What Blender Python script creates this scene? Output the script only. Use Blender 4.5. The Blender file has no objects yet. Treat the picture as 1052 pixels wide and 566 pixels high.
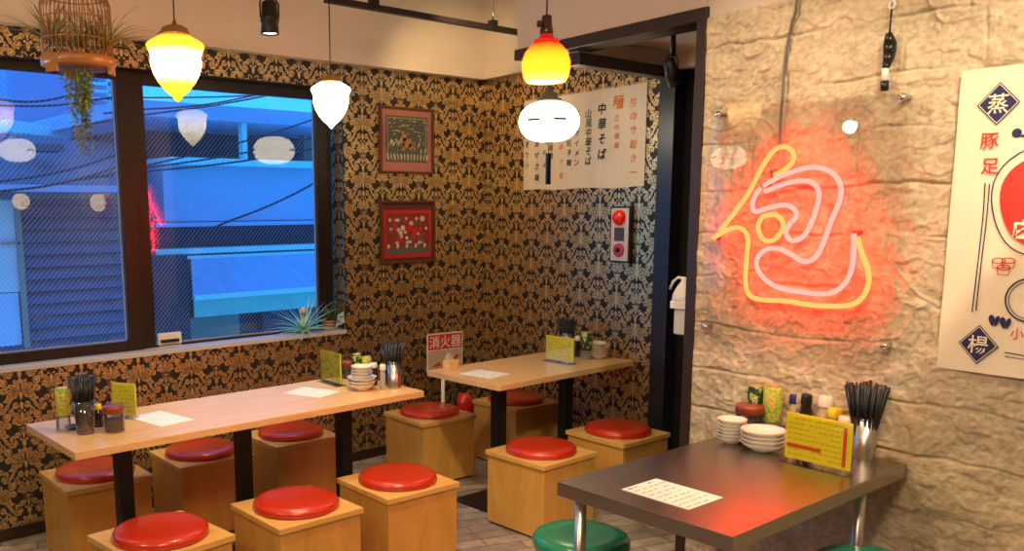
import bpy, math, random
import numpy as np
from mathutils import Vector, Matrix, noise
random.seed(7)
PI = math.pi
C = bpy.context.scene.collection
# ------------------------------------------------------------------ camera
F, PIT, ROL, YAW, G, CX, CY = 909.03, 0.1553, 0.0070, 0.8822, -0.0955, 418.96, 356.52
H = 1.6
_f = np.array([math.cos(YAW)*math.cos(PIT), math.sin(YAW)*math.cos(PIT), -math.sin(PIT)])
_r = np.array([math.sin(YAW), -math.cos(YAW), 0.0]); _d = np.cross(_f, _r)
_c, _s = math.cos(ROL), math.sin(ROL)
MR = np.array([_c*_r + _s*_d, -_s*_r + _c*_d, _f])
cam = bpy.data.objects.new('camera', bpy.data.cameras.new('camera')); C.objects.link(cam)
m4 = Matrix.Identity(4)
for i in range(3):
    m4[i][0] = MR[0][i]; m4[i][1] = -MR[1][i]; m4[i][2] = -MR[2][i]
m4[2][3] = H
cam.matrix_world = m4
cam.data.sensor_width = 36; cam.data.lens = F/1052*36
cam.data.shift_x = (526-CX)/1052; cam.data.shift_y = (CY-283)/1052
cam.data.clip_start = 0.02
bpy.context.scene.camera = cam
NG = np.array([math.cos(G), math.sin(G)]); TG = np.array([math.sin(G), -math.cos(G)])
def ray(px, py): return MR.T @ np.array([(px-CX)/F, (py-CY)/F, 1.0])
def onZ(px, py, z): d = ray(px, py); t = (z-H)/d[2]; return float(d[0]*t), float(d[1]*t)
def onY(px, py, Y): d = ray(px, py); t = Y/d[1]; return float(d[0]*t), float(H+d[2]*t)
KO = np.array([3.3085, 2.11]); BO = np.array([4.373, 4.47])
def onP(px, py, O):
    d = ray(px, py); t = (NG@O)/(NG@d[:2]); p = d*t
    return float((p[:2]-O)@TG), float(H+p[2])
def onK(px, py): return onP(px, py, KO)
def onB(px, py): return onP(px, py, BO)
RG = math.atan2(TG[1], TG[0])
def Kw(s, z, out=0.0): p = KO + TG*s - NG*out; return (float(p[0]), float(p[1]), z)
def Bw(s, z, out=0.0): p = BO + TG*s - NG*out; return (float(p[0]), float(p[1]), z)

# ------------------------------------------------------------------ materials
MATS = {}
def mat(name, col, rough=0.5, metal=0.0, var=0.06, scale=30.0, bump=0.0, coat=0.0, emit=None, es=0.0, trans=0.0, spec=0.5, stretch=None, alpha=1.0):
    if name in MATS: return MATS[name]
    m = bpy.data.materials.new(name); m.use_nodes = True; nt = m.node_tree; N = nt.nodes; Lk = nt.links
    b = N['Principled BSDF']
    tc = N.new('ShaderNodeTexCoord'); mp = N.new('ShaderNodeMapping'); Lk.new(tc.outputs['Object'], mp.inputs[0])
    if stretch: mp.inputs['Scale'].default_value = stretch
    nz = N.new('ShaderNodeTexNoise'); nz.inputs['Scale'].default_value = scale; nz.inputs['Detail'].default_value = 5
    Lk.new(mp.outputs[0], nz.inputs['Vector'])
    mx = N.new('ShaderNodeMix'); mx.data_type = 'RGBA'
    mx.inputs[6].default_value = (*[max(0, c*(1-var)) for c in col], 1)
    mx.inputs[7].default_value = (*[min(1, c*(1+var)) for c in col], 1)
    Lk.new(nz.outputs[0], mx.inputs[0]); Lk.new(mx.outputs[2], b.inputs['Base Color'])
    b.inputs['Roughness'].default_value = rough; b.inputs['Metallic'].default_value = metal
    b.inputs['Specular IOR Level'].default_value = spec
    b.inputs['Coat Weight'].default_value = coat; b.inputs['Coat Roughness'].default_value = 0.15
    b.inputs['Transmission Weight'].default_value = trans
    b.inputs['Alpha'].default_value = alpha
    if emit: b.inputs['Emission Color'].default_value = (*emit, 1); b.inputs['Emission Strength'].default_value = es
    if bump:
        bp = N.new('ShaderNodeBump'); bp.inputs['Strength'].default_value = bump; bp.inputs['Distance'].default_value = 0.01
        Lk.new(nz.outputs[0], bp.inputs['Height']); Lk.new(bp.outputs[0], b.inputs['Normal'])
    MATS[name] = m
    return m
def emis(name, col, st, grad=None):
    if name in MATS: return MATS[name]
    m = bpy.data.materials.new(name); m.use_nodes = True; nt = m.node_tree; N = nt.nodes; Lk = nt.links
    N.remove(N['Principled BSDF']); e = N.new('ShaderNodeEmission'); e.inputs[0].default_value = (*col, 1); e.inputs[1].default_value = st
    Lk.new(e.outputs[0], N['Material Output'].inputs[0])
    if grad:   # list of (z, rgb) in object space: how bright the bulb inside makes each height of the glass
        tc = N.new('ShaderNodeTexCoord'); sp = N.new('ShaderNodeSeparateXYZ'); Lk.new(tc.outputs['Object'], sp.inputs[0])
        z0, z1 = grad[0][0], grad[-1][0]
        mr = N.new('ShaderNodeMapRange'); mr.inputs[1].default_value = z0; mr.inputs[2].default_value = z1
        Lk.new(sp.outputs[2], mr.inputs[0]); cr = N.new('ShaderNodeValToRGB'); Lk.new(mr.outputs[0], cr.inputs[0])
        els = cr.color_ramp.elements
        while len(els) < len(grad): els.new(0.5)
        for el, (z, c) in zip(els, grad): el.position = (z-z0)/(z1-z0); el.color = (*c, 1)
        Lk.new(cr.outputs[0], e.inputs[0])
    MATS[name] = m; return m
def clear(name, col=(1, 1, 1), refl=0.08, rough=0.0, wires=False, haze=0.0):
    if name in MATS: return MATS[name]
    m = bpy.data.materials.new(name); m.use_nodes = True; nt = m.node_tree; N = nt.nodes; Lk = nt.links
    N.remove(N['Principled BSDF'])
    t = N.new('ShaderNodeBsdfTransparent'); t.inputs[0].default_value = (*col, 1)
    g = N.new('ShaderNodeBsdfGlossy'); g.inputs['Roughness'].default_value = rough
    fr = N.new('ShaderNodeFresnel'); fr.inputs[0].default_value = 1.45
    mu = N.new('ShaderNodeMath'); mu.operation = 'MULTIPLY'; mu.inputs[1].default_value = refl/0.04; mu.use_clamp = True
    Lk.new(fr.outputs[0], mu.inputs[0])
    mx = N.new('ShaderNodeMixShader'); Lk.new(mu.outputs[0], mx.inputs[0]); Lk.new(t.outputs[0], mx.inputs[1]); Lk.new(g.outputs[0], mx.inputs[2])
    out = mx.outputs[0]
    if haze:
        d = N.new('ShaderNodeBsdfDiffuse'); d.inputs[0].default_value = (.8, .8, .8, 1)
        m2 = N.new('ShaderNodeMixShader'); m2.inputs[0].default_value = haze; Lk.new(out, m2.inputs[1]); Lk.new(d.outputs[0], m2.inputs[2]); out = m2.outputs[0]
    if wires:   # the wire mesh cast into the glass
        tc = N.new('ShaderNodeTexCoord'); sp = N.new('ShaderNodeSeparateXYZ'); Lk.new(tc.outputs['Object'], sp.inputs[0])
        def mth(op, a, b=None):
            n = N.new('ShaderNodeMath'); n.operation = op
            for i, v in enumerate((a, b)):
                if v is None: continue
                if isinstance(v, (int, float)): n.inputs[i].default_value = v
                else: Lk.new(v, n.inputs[i])
            return n.outputs[0]
        P_ = 0.028
        def line(sg, w):
            a = mth('MULTIPLY_ADD', sp.outputs[2], sg); N_ = a.node; N_.inputs[2].default_value = 0; Lk.new(mth('MULTIPLY', sp.outputs[0], 1.15), N_.inputs[2])
            return mth('LESS_THAN', mth('ABSOLUTE', mth('SUBTRACT', mth('FRACT', mth('DIVIDE', a, P_)), 0.5)), w)
        l1 = line(-1.0, 0.05); l2 = mth('MULTIPLY', line(1.0, 0.03), 0.6)
        k = mth('MULTIPLY', mth('MAXIMUM', l1, l2), 0.75)
        d = N.new('ShaderNodeBsdfDiffuse'); d.inputs[0].default_value = (.5, .55, .6, 1)
        tl = N.new('ShaderNodeBsdfTranslucent'); tl.inputs[0].default_value = (.6, .7, .8, 1)
        ad = N.new('ShaderNodeMixShader'); ad.inputs[0].default_value = 0.5; Lk.new(d.outputs[0], ad.inputs[1]); Lk.new(tl.outputs[0], ad.inputs[2])
        m2 = N.new('ShaderNodeMixShader'); Lk.new(k, m2.inputs[0]); Lk.new(out, m2.inputs[1]); Lk.new(ad.outputs[0], m2.inputs[2]); out = m2.outputs[0]
    Lk.new(out, N['Material Output'].inputs[0]); MATS[name] = m; return m
def ramp_mat(name, stops, scale, rough=0.4, voronoi=False, const=True, stretch=(1, 1, 1)):
    if name in MATS: return MATS[name]
    m = bpy.data.materials.new(name); m.use_nodes = True; nt = m.node_tree; N = nt.nodes; Lk = nt.links; b = N['Principled BSDF']
    tc = N.new('ShaderNodeTexCoord'); mp = N.new('ShaderNodeMapping'); mp.inputs['Scale'].default_value = stretch
    Lk.new(tc.outputs['Object'], mp.inputs[0])
    nz = N.new('ShaderNodeTexVoronoi' if voronoi else 'ShaderNodeTexNoise'); nz.inputs['Scale'].default_value = scale
    Lk.new(mp.outputs[0], nz.inputs['Vector'])
    cr = N.new('ShaderNodeValToRGB'); Lk.new(nz.outputs[0], cr.inputs[0])
    if const: cr.color_ramp.interpolation = 'CONSTANT'
    els = cr.color_ramp.elements
    while len(els) < len(stops): els.new(0.5)
    for el, (p, c) in zip(els, stops): el.position = p; el.color = (*c, 1)
    Lk.new(cr.outputs[0], b.inputs['Base Color']); b.inputs['Roughness'].default_value = rough
    MATS[name] = m; return m

def wood_mat(name, c1, c2, rough=0.4, scale=6.0, stretch=(1, 12, 12), coat=0.2):
    if name in MATS: return MATS[name]
    m = bpy.data.materials.new(name); m.use_nodes = True; nt = m.node_tree; N = nt.nodes; Lk = nt.links; b = N['Principled BSDF']
    tc = N.new('ShaderNodeTexCoord'); mp = N.new('ShaderNodeMapping'); mp.inputs['Scale'].default_value = stretch
    Lk.new(tc.outputs['Object'], mp.inputs[0])
    oi = N.new('ShaderNodeObjectInfo'); ad = N.new('ShaderNodeVectorMath'); ad.operation = 'ADD'; Lk.new(mp.outputs[0], ad.inputs[0])
    cb = N.new('ShaderNodeCombineXYZ'); mu = N.new('ShaderNodeMath'); mu.operation = 'MULTIPLY'; mu.inputs[1].default_value = 37
    Lk.new(oi.outputs['Random'], mu.inputs[0]); Lk.new(mu.outputs[0], cb.inputs[0]); Lk.new(mu.outputs[0], cb.inputs[1]); Lk.new(cb.outputs[0], ad.inputs[1])
    nz = N.new('ShaderNodeTexNoise'); nz.inputs['Scale'].default_value = scale; nz.inputs['Detail'].default_value = 6; nz.inputs['Distortion'].default_value = 1.2
    Lk.new(ad.outputs[0], nz.inputs['Vector'])
    cr = N.new('ShaderNodeValToRGB'); Lk.new(nz.outputs[0], cr.inputs[0])
    cr.color_ramp.elements[0].position = 0.3; cr.color_ramp.elements[0].color = (*c1, 1)
    cr.color_ramp.elements[1].position = 0.7; cr.color_ramp.elements[1].color = (*c2, 1)
    Lk.new(cr.outputs[0], b.inputs['Base Color']); b.inputs['Roughness'].default_value = rough
    b.inputs['Coat Weight'].default_value = coat; b.inputs['Coat Roughness'].default_value = 0.25
    bp = N.new('ShaderNodeBump'); bp.inputs['Strength'].default_value = 0.05; Lk.new(nz.outputs[0], bp.inputs['Height']); Lk.new(bp.outputs[0], b.inputs['Normal'])
    MATS[name] = m; return m

# ------------------------------------------------------------------ mesh builder
class MB:
    def __init__(s): s.v = []; s.f = []; s.m = []; s.sm = []
    def add(s, vs, fs, mi=0, sm=False, M=None):
        o = len(s.v)
        if M is not None: vs = [tuple(M @ Vector(v)) for v in vs]
        s.v += [tuple(v) for v in vs]; s.f += [tuple(i+o for i in f) for f in fs]; s.m += [mi]*len(fs); s.sm += [sm]*len(fs)
        return s
    def box(s, x0, y0, z0, x1, y1, z1, mi=0, M=None):
        x0, x1 = sorted((x0, x1)); y0, y1 = sorted((y0, y1)); z0, z1 = sorted((z0, z1))
        vs = [(x0, y0, z0), (x1, y0, z0), (x1, y1, z0), (x0, y1, z0), (x0, y0, z1), (x1, y0, z1), (x1, y1, z1), (x0, y1, z1)]
        return s.add(vs, [(0, 3, 2, 1), (4, 5, 6, 7), (0, 1, 5, 4), (1, 2, 6, 5), (2, 3, 7, 6), (3, 0, 4, 7)], mi, False, M)
    def lathe(s, prof, c=(0, 0, 0), seg=32, mi=0, sm=True, M=None, cap=True, sx=1.0):
        vs = []; fs = []; n = len(prof)
        for r, z in prof:
            for k in range(seg):
                a = 2*PI*k/seg; vs.append((c[0]+r*math.cos(a)*sx, c[1]+r*math.sin(a), c[2]+z))
        for i in range(n-1):
            for k in range(seg):
                k2 = (k+1) % seg; fs.append((i*seg+k, i*seg+k2, (i+1)*seg+k2, (i+1)*seg+k))
        if cap:
            fs.append(tuple(range(seg-1, -1, -1))); fs.append(tuple((n-1)*seg+k for k in range(seg)))
        return s.add(vs, fs, mi, sm, M)
    def tube(s, pts, r, seg=8, mi=0, closed=False, M=None, taper=None):
        pts = [Vector(p) for p in pts]; n = len(pts); vs = []; fs = []
        up = None
        for i, p in enumerate(pts):
            a = pts[(i-1) % n] if (i > 0 or closed) else p; b = pts[(i+1) % n] if (i < n-1 or closed) else p
            t = (b-a).normalized()
            if up is None: up = Vector((0, 0, 1)) if abs(t.z) < 0.9 else Vector((1, 0, 0))
            sd = t.cross(up).normalized(); up = sd.cross(t).normalized()
            rr = r if taper is None else r*(taper[0]+(taper[1]-taper[0])*i/(n-1))
            for k in range(seg):
                an = 2*PI*k/seg; vs.append(p + sd*math.cos(an)*rr + up*math.sin(an)*rr)
        m = n if closed else n-1
        for i in range(m):
            j = (i+1) % n
            for k in range(seg):
                k2 = (k+1) % seg; fs.append((i*seg+k, i*seg+k2, j*seg+k2, j*seg+k))
        if not closed: fs.append(tuple(range(seg-1, -1, -1))); fs.append(tuple((n-1)*seg+k for k in range(seg)))
        return s.add(vs, fs, mi, True, M)
    def prism(s, poly, y0, y1, mi=0, M=None):
        """polygon in the xz plane, counter-clockwise seen from -y, front at y0"""
        n = len(poly); vs = [(x, y0, z) for x, z in poly]+[(x, y1, z) for x, z in poly]
        fs = [tuple(range(n)), tuple(range(2*n-1, n-1, -1))]+[(i, i+n, (i+1) % n+n, (i+1) % n) for i in range(n)]
        return s.add(vs, fs, mi, False, M)
    def flat(s, poly, y, mi=0, M=None):
        return s.add([(x, y, z) for x, z in poly], [tuple(range(len(poly)))], mi, False, M)
    def text(s, body, size, x, z, y=-0.002, mi=0, shear=0.0, M=None, bold=0.0):
        cu = bpy.data.curves.new('lettering', 'FONT'); cu.body = body; cu.size = size; cu.align_x = 'CENTER'; cu.align_y = 'CENTER'
        cu.shear = shear; cu.offset = bold; cu.resolution_u = 4
        ob = bpy.data.objects.new('lettering', cu); C.objects.link(ob)
        bpy.context.view_layer.update()
        me = bpy.data.meshes.new_from_object(ob.evaluated_get(bpy.context.evaluated_depsgraph_get()))
        xs = [v.co.x for v in me.vertices]; ys = [v.co.y for v in me.vertices]
        if xs:
            cx, cy = (min(xs)+max(xs))/2, (min(ys)+max(ys))/2
            s.add([(x+v.co.x-cx, y, z+v.co.y-cy) for v in me.vertices], [tuple(p.vertices) for p in me.polygons], mi, False, M)
        bpy.data.objects.remove(ob); bpy.data.curves.remove(cu); bpy.data.meshes.remove(me)
        return s
    def make(s, name, mats, parent=None, bevel=0.0, loc=None, rot=None, seg=2):
        me = bpy.data.meshes.new(name); me.from_pydata(s.v, [], s.f)
        if not isinstance(mats, (list, tuple)): mats = [mats]
        for m in mats: me.materials.append(m)
        me.polygons.foreach_set('material_index', s.m); me.polygons.foreach_set('use_smooth', s.sm); me.update()
        ob = bpy.data.objects.new(name, me); C.objects.link(ob)
        if parent: ob.parent = parent
        if loc: ob.location = loc
        if rot: ob.rotation_euler = rot
        if bevel:
            md = ob.modifiers.new('bevel', 'BEVEL'); md.width = bevel; md.segments = seg; md.limit_method = 'ANGLE'; md.angle_limit = 0.7
        return ob
def tag(o, label, cat, group=None):
    o['label'] = label; o['category'] = cat
    if group: o['group'] = group
    return o
def thing(name, label, cat, loc=(0, 0, 0), rz=0.0, group=None, rx=0.0, ry=0.0):
    o = bpy.data.objects.new(name, None); C.objects.link(o); o.empty_display_size = 0.05
    o.location = loc; o.rotation_euler = (rx, ry, rz)
    return tag(o, label, cat, group)
def struct(ob): ob['kind'] = 'structure'; return ob
def copy_tree(o, parent=None):
    c = o.copy(); C.objects.link(c)
    if parent: c.parent = parent
    for ch in list(o.children): copy_tree(ch, c)
    return c

# ------------------------------------------------------------------ shared materials
GOLD = mat('gold_foil', (.84, .64, .34), .38, .85, .12, 60)
GOLD2 = mat('gold_foil_matte', (.44, .29, .12), .48, .75, .2, 60)
BLACKP = mat('wallpaper_black', (.016, .013, .010), .6, 0, .3, 40)
CREAM = mat('cream_plaster', (.66, .57, .47), .85, 0, .05, 5, .05)
DARKW = mat('dark_stained_wood', (.030, .016, .010), .4, 0, .3, 25, .05, stretch=(1, 1, 8))
BLACKM = mat('black_metal', (.010, .010, .011), .42, .2, .2, 40)
DARKPASS = mat('passage_near_black', (.008, .008, .012), .55, 0, .2, 12)  # near-black colour gives the passage its dark interior
STEELT = mat('brushed_steel_top', (.40, .37, .33), .27, 1.0, .06, 60, 0.01, stretch=(1, 40, 1))
STEEL = mat('stainless_steel', (.56, .54, .51), .30, 1.0, .05, 60, 0.01, stretch=(1, 40, 1))
CHROME = mat('chrome', (.75, .75, .75), .12, 1.0, .02)
BRASS = mat('brass', (.62, .42, .16), .3, 1.0, .08)
MAPLE = wood_mat('pale_maple', (.72, .44, .19), (.82, .55, .27), .33, 3, (1.5, 10, 10))
BIRCH = wood_mat('birch_plywood', (.58, .30, .055), (.70, .395, .095), .42, 2.5, (3, 3, .7))
BIRCHL = wood_mat('birch_lid', (.66, .375, .095), (.78, .48, .155), .4, 2.5, (1, 6, 4))
RED = mat('red_vinyl', (.52, .028, .008), .28, 0, .08, 8, .02, coat=.5)
GREEN = mat('green_vinyl', (.012, .27, .14), .25, 0, .08, 8, .02, coat=.5)
WHITE = mat('white_porcelain', (.80, .76, .68), .22, 0, .03, coat=.4)
PAPER = mat('white_paper', (.88, .87, .83), .7, 0, .04, 12)
CREAMP = mat('cream_paper', (.84, .74, .55), .75, 0, .05, 6, .08)
YELLOW = mat('yellow_card', (.96, .82, .015), .5, 0, .04, 20)
LIME = mat('lime_card', (.95, .97, .09), .5, 0, .04, 20)
INK = mat('black_ink', (.012, .011, .012), .6)
ORANGE = mat('orange_ink', (.75, .20, .03), .6)
REDI = mat('red_ink', (.62, .03, .02), .6)
NAVY = mat('navy_ink', (.018, .018, .09), .6)
BLUEI = mat('blue_ink', (.25, .35, .62), .6)
GREYI = mat('grey_ink', (.35, .34, .30), .6)
BLKPL = mat('black_lacquer', (.008, .008, .009), .3, 0, .2)
CLEARP = clear('clear_plastic', (.96, .96, .96), .07, 0.02, haze=.16)
STANDP = clear('stand_plastic', (.99, .99, .99), .03, 0.02)
TUMB = clear('tumbler_glass', (.93, .95, .95), .09, 0.0, haze=.04)
WHITEPL = mat('white_plastic', (.78, .76, .72), .35)

# ------------------------------------------------------------------ damask wallpaper
def leaf(p0, p1, w, bend=0.0):
    p0 = np.array(p0); p1 = np.array(p1); d = p1-p0; L = np.hypot(*d); n = np.array([-d[1], d[0]])/L
    a = []; b = []
    for t, k in ((.15, .45), (.4, .85), (.65, 1.0), (.85, .75)):
        c = p0+d*t+n*bend*L*math.sin(PI*t); a.append(c+n*w*k/2); b.append(c-n*w*k/2)
    return [tuple(p0)]+[tuple(q) for q in b]+[tuple(p1)]+[tuple(q) for q in a[::-1]]
def ribbon(pts, w0, w1):
    out = []
    pts = [np.array(p, float) for p in pts]
    N_ = len(pts); L = []; R_ = []
    for i, p in enumerate(pts):
        d = pts[min(i+1, N_-1)]-pts[max(i-1, 0)]; d = d/np.hypot(*d); n = np.array([-d[1], d[0]]); w = w0+(w1-w0)*i/(N_-1)
        L.append(p+n*w/2); R_.append(p-n*w/2)
    for i in range(N_-1): out.append([tuple(L[i]), tuple(R_[i]), tuple(R_[i+1]), tuple(L[i+1])])
    return out
def curl(cx, cz, r, a0, turn, w):
    pts = []
    for i in range(9):
        t = i/8; a = a0+turn*t; rr = r*(1-.72*t); pts.append((cx+rr*math.cos(a), cz+rr*math.sin(a)))
    return ribbon(pts, w, w*.7)
def motif():
    """right half of one damask motif, mirrored; (polygon, tone) with tone 0 bright foil, 1 matte foil"""
    A = []
    def lf(p0, p1, w, bend=0, inner=True):
        A.append((leaf(p0, p1, w, bend), 1))
        if inner:
            p0 = np.array(p0); p1 = np.array(p1); d = p1-p0; n = np.array([-d[1], d[0]])/np.hypot(*d)
            for sg in (-1, 1):
                q = [p0+d*t+n*(sg*w*.5*k+bend*np.hypot(*d)*math.sin(PI*t)) for t, k in ((.0, 0), (.15, .45), (.4, .85), (.65, 1.0), (.85, .75), (1, 0))]
                A.extend((r_, 0) for r_ in ribbon(q, .0045, .004))
    def rb(r): A.extend((q, 0) for q in r)
    def scroll(cx, cz, r, a0, turn, w=.0075):
        A.append(([(cx+.92*r*math.cos(k*PI/5), cz+.92*r*math.sin(k*PI/5)) for k in range(10)], 1)); rb(curl(cx, cz, r, a0, turn, w))
    for k, ang in enumerate((70, 45, 20, -8)):
        a = math.radians(ang); s0 = .016; L = (.084, .080, .070, .056)[k]
        lf((s0*math.cos(a), -.026+s0*math.sin(a)), (L*math.cos(a), -.026+L*math.sin(a)), .022, .08)
    for cx, cz, r, a0, tn in ((.078, .046, .022, -2.2, 5.4), (.080, .002, .019, 3.0, -5.4), (.058, -.046, .019, 2.4, -5.4), (.046, .084, .020, -1.8, 5.2), (.026, -.076, .017, 1.9, -5.2),
                              (.116, .024, .017, -2.7, 5.2),  (.026, .124, .016, -1.6, 5.0), (.052, .108, .015, -2.0, 5.2), (.050, -.110, .014, 2.0, -5.0), (.022, -.128, .015, 1.8, -5.0), (.100, .072, .014, -2.4, 5.0)):
        scroll(cx, cz, r, a0, tn)
    lf((.006, .132), (.022, .160), .014, .1); lf((.005, -.140), (.020, -.162), .012, .1); lf((.120, .002), (.146, .006), .014, .05); lf((.126, -.012), (.142, -.030), .011, .05)
    lf((.060, .062), (.078, .090), .014, .1); lf((.056, -.062), (.074, -.092), .013, .1); lf((.104, .048), (.124, .060), .012, 0); lf((.100, -.052), (.122, -.060), .011, 0)
    for x, z, r in ((.062, .018, .006), (.062, -.022, .006), (.014, .100, .007), (.013, -.102, .006), (.072, .124, .006), (.132, .040, .006), (.070, -.128, .006), (.134, -.046, .005), (.106, .086, .005), (.104, -.092, .005)):
        A.append(([(x+r*math.cos(t*PI/3), z+r*math.sin(t*PI/3)) for t in range(6)], 0))
    B_ = []
    for poly, t in A: B_.append((poly, t)); B_.append(([(-x, z) for x, z in poly][::-1], t))
    B_.append((leaf((0, -.05), (0, .068), .026), 0)); B_.append((leaf((0, -.036), (0, .058), .013), 1))
    for p0, p1, w in (((0, .056), (0, .100), .020), ((0, .100), (0, .168), .016), ((0, -.168), (0, -.105), .015), ((0, -.100), (0, -.056), .018)):
        B_.append((leaf(p0, p1, w), 0)); B_.append((leaf((0, p0[1]+.012), (0, p1[1]-.008), w*.5), 1))
    return B_
MOTIF = motif()
def damask(mb, x0, x1, z0, z1, fn, off=(0, 0), holes=()):
    """lay the motif over the rectangle; fn(x, z, out) gives the wall point"""
    W, Hh = .150, .172
    i0 = int((x0-off[0])/W)-2; i1 = int((x1-off[0])/W)+2; j0 = int((z0-off[1])/(2*Hh))-2; j1 = int((z1-off[1])/(2*Hh))+2
    for i in range(i0, i1+1):
        for j in range(j0, j1+1):
            cx = off[0]+i*W; cz = off[1]+j*2*Hh+(Hh if i % 2 else 0)
            if cx < x0-.14 or cx > x1+.14 or cz < z0-.17 or cz > z1+.17: continue
            for poly, t in MOTIF:
                P_ = [(cx+x, cz+z) for x, z in poly]
                if any(x < x0 or x > x1 or z < z0 or z > z1 for x, z in P_):
                    P_ = [(min(max(x, x0), x1), min(max(z, z0), z1)) for x, z in P_]
                    ax = max(x for x, z in P_)-min(x for x, z in P_); az = max(z for x, z in P_)-min(z for x, z in P_)
                    if ax < .001 or az < .001: continue
                if any(h[0] < x < h[1] and h[2] < z < h[3] for x, z in P_ for h in holes): continue
                vs = [fn(x, z, .0012-.0005*t) for x, z in P_]
                mb.add(vs, [tuple(range(len(vs)))], 1+t)

# ------------------------------------------------------------------ room shell
WY = 4.47; RX0 = -3.2; RY0 = -3.2; ZC = 3.0; ZW = 2.45
wx0, wx1, wz0, wz1 = .2, 3.18, .845, 2.31     # window opening
w = MB()
TH = .16
w.box(RX0, WY, 0, wx0, WY+TH, ZW+.05); w.box(wx1, WY, 0, 4.55, WY+TH, ZW+.05)
w.box(wx0, WY, 0, wx1, WY+TH, wz0); w.box(wx0, WY, wz1, wx1, WY+TH, ZW+.05)
fL = lambda x, z, o: (x, WY-o, z)
damask(w, .6, 4.372, .0, ZW, fL, (.03, .05), holes=[(wx0-.01, wx1, wz0, wz1)])
damask(w, WY, WY+.12, wz0, wz1, lambda x, z, o: (wx1-o, x, z), (WY+.05, .1))
struct(w.make('wall_left', [BLACKP, GOLD, GOLD2]))
w = MB()
Mg = Matrix.Translation((BO[0], BO[1], 0)) @ Matrix.Rotation(RG, 4, 'Z')
sB = 1.515
w.box(-.2, 0, 0, sB, .15, ZW+.05, 0, Mg)
damask(w, 0, sB, 0, ZW, lambda x, z, o: tuple(Mg @ Vector((x, -o, z))), (.045, .02))
struct(w.make('wall_back', [BLACKP, GOLD, GOLD2]))
# plaster bulkheads above the paper
w = MB(); w.box(RX0, WY-.07, ZW, 4.6, WY+TH, ZC)
struct(w.make('trim_1', CREAM))
w = MB(); w.box(0, -.07, ZW, 1.50, .15, ZC, 0, Mg); struct(w.make('trim_2', CREAM))
# baseboard under the wallpaper
w = MB(); w.box(RX0, WY-.012, 0, 4.37, WY+.01, .06); struct(w.make('baseboard_left', DARKW))
w = MB(); w.box(0.0, -.012, 0, sB, .01, .06, 0, Mg); struct(w.make('baseboard_back', DARKW))
# floor
def floor_mat():
    m = bpy.data.materials.new('stone_vinyl'); m.use_nodes = True; nt = m.node_tree; N = nt.nodes; Lk = nt.links; b = N['Principled BSDF']
    tc = N.new('ShaderNodeTexCoord'); br = N.new('ShaderNodeTexBrick'); mp = N.new('ShaderNodeMapping'); mp.inputs['Rotation'].default_value = (0, 0, .35)
    Lk.new(tc.outputs['Object'], mp.inputs[0]); Lk.new(mp.outputs[0], br.inputs['Vector'])
    br.inputs['Scale'].default_value = 1; br.inputs['Brick Width'].default_value = .34; br.inputs['Row Height'].default_value = .09; br.inputs['Mortar Size'].default_value = .004
    br.inputs['Color1'].default_value = (.42, .36, .31, 1); br.inputs['Color2'].default_value = (.22, .19, .165, 1); br.inputs['Mortar'].default_value = (.12, .10, .09, 1)
    nz = N.new('ShaderNodeTexNoise'); nz.inputs['Scale'].default_value = 14; nz.inputs['Detail'].default_value = 8; Lk.new(tc.outputs['Object'], nz.inputs['Vector'])
    mx = N.new('ShaderNodeMix'); mx.data_type = 'RGBA'; mx.blend_type = 'OVERLAY'; mx.inputs[0].default_value = .7
    Lk.new(br.outputs[0], mx.inputs[6]); Lk.new(nz.outputs[0], mx.inputs[7]); Lk.new(mx.outputs[2], b.inputs['Base Color'])
    b.inputs['Roughness'].default_value = .45
    bp = N.new('ShaderNodeBump'); bp.inputs['Strength'].default_value = .3; bp.inputs['Distance'].default_value = .01; Lk.new(nz.outputs[0], bp.inputs['Height']); Lk.new(bp.outputs[0], b.inputs['Normal'])
    return m
w = MB(); w.box(RX0, RY0, -.1, 6.2, WY+.2, 0); struct(w.make('floor', floor_mat()))
w = MB(); w.box(RX0, RY0, ZC, 6.2, WY+.2, ZC+.1); struct(w.make('ceiling', CREAM))
w = MB(); w.box(RX0-.1, RY0, 0, RX0, WY+.16, ZC); struct(w.make('wall_rear', CREAM))
w = MB(); w.box(RX0, RY0-.1, 0, 6.2, RY0, ZC); struct(w.make('wall_front', CREAM))

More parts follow.
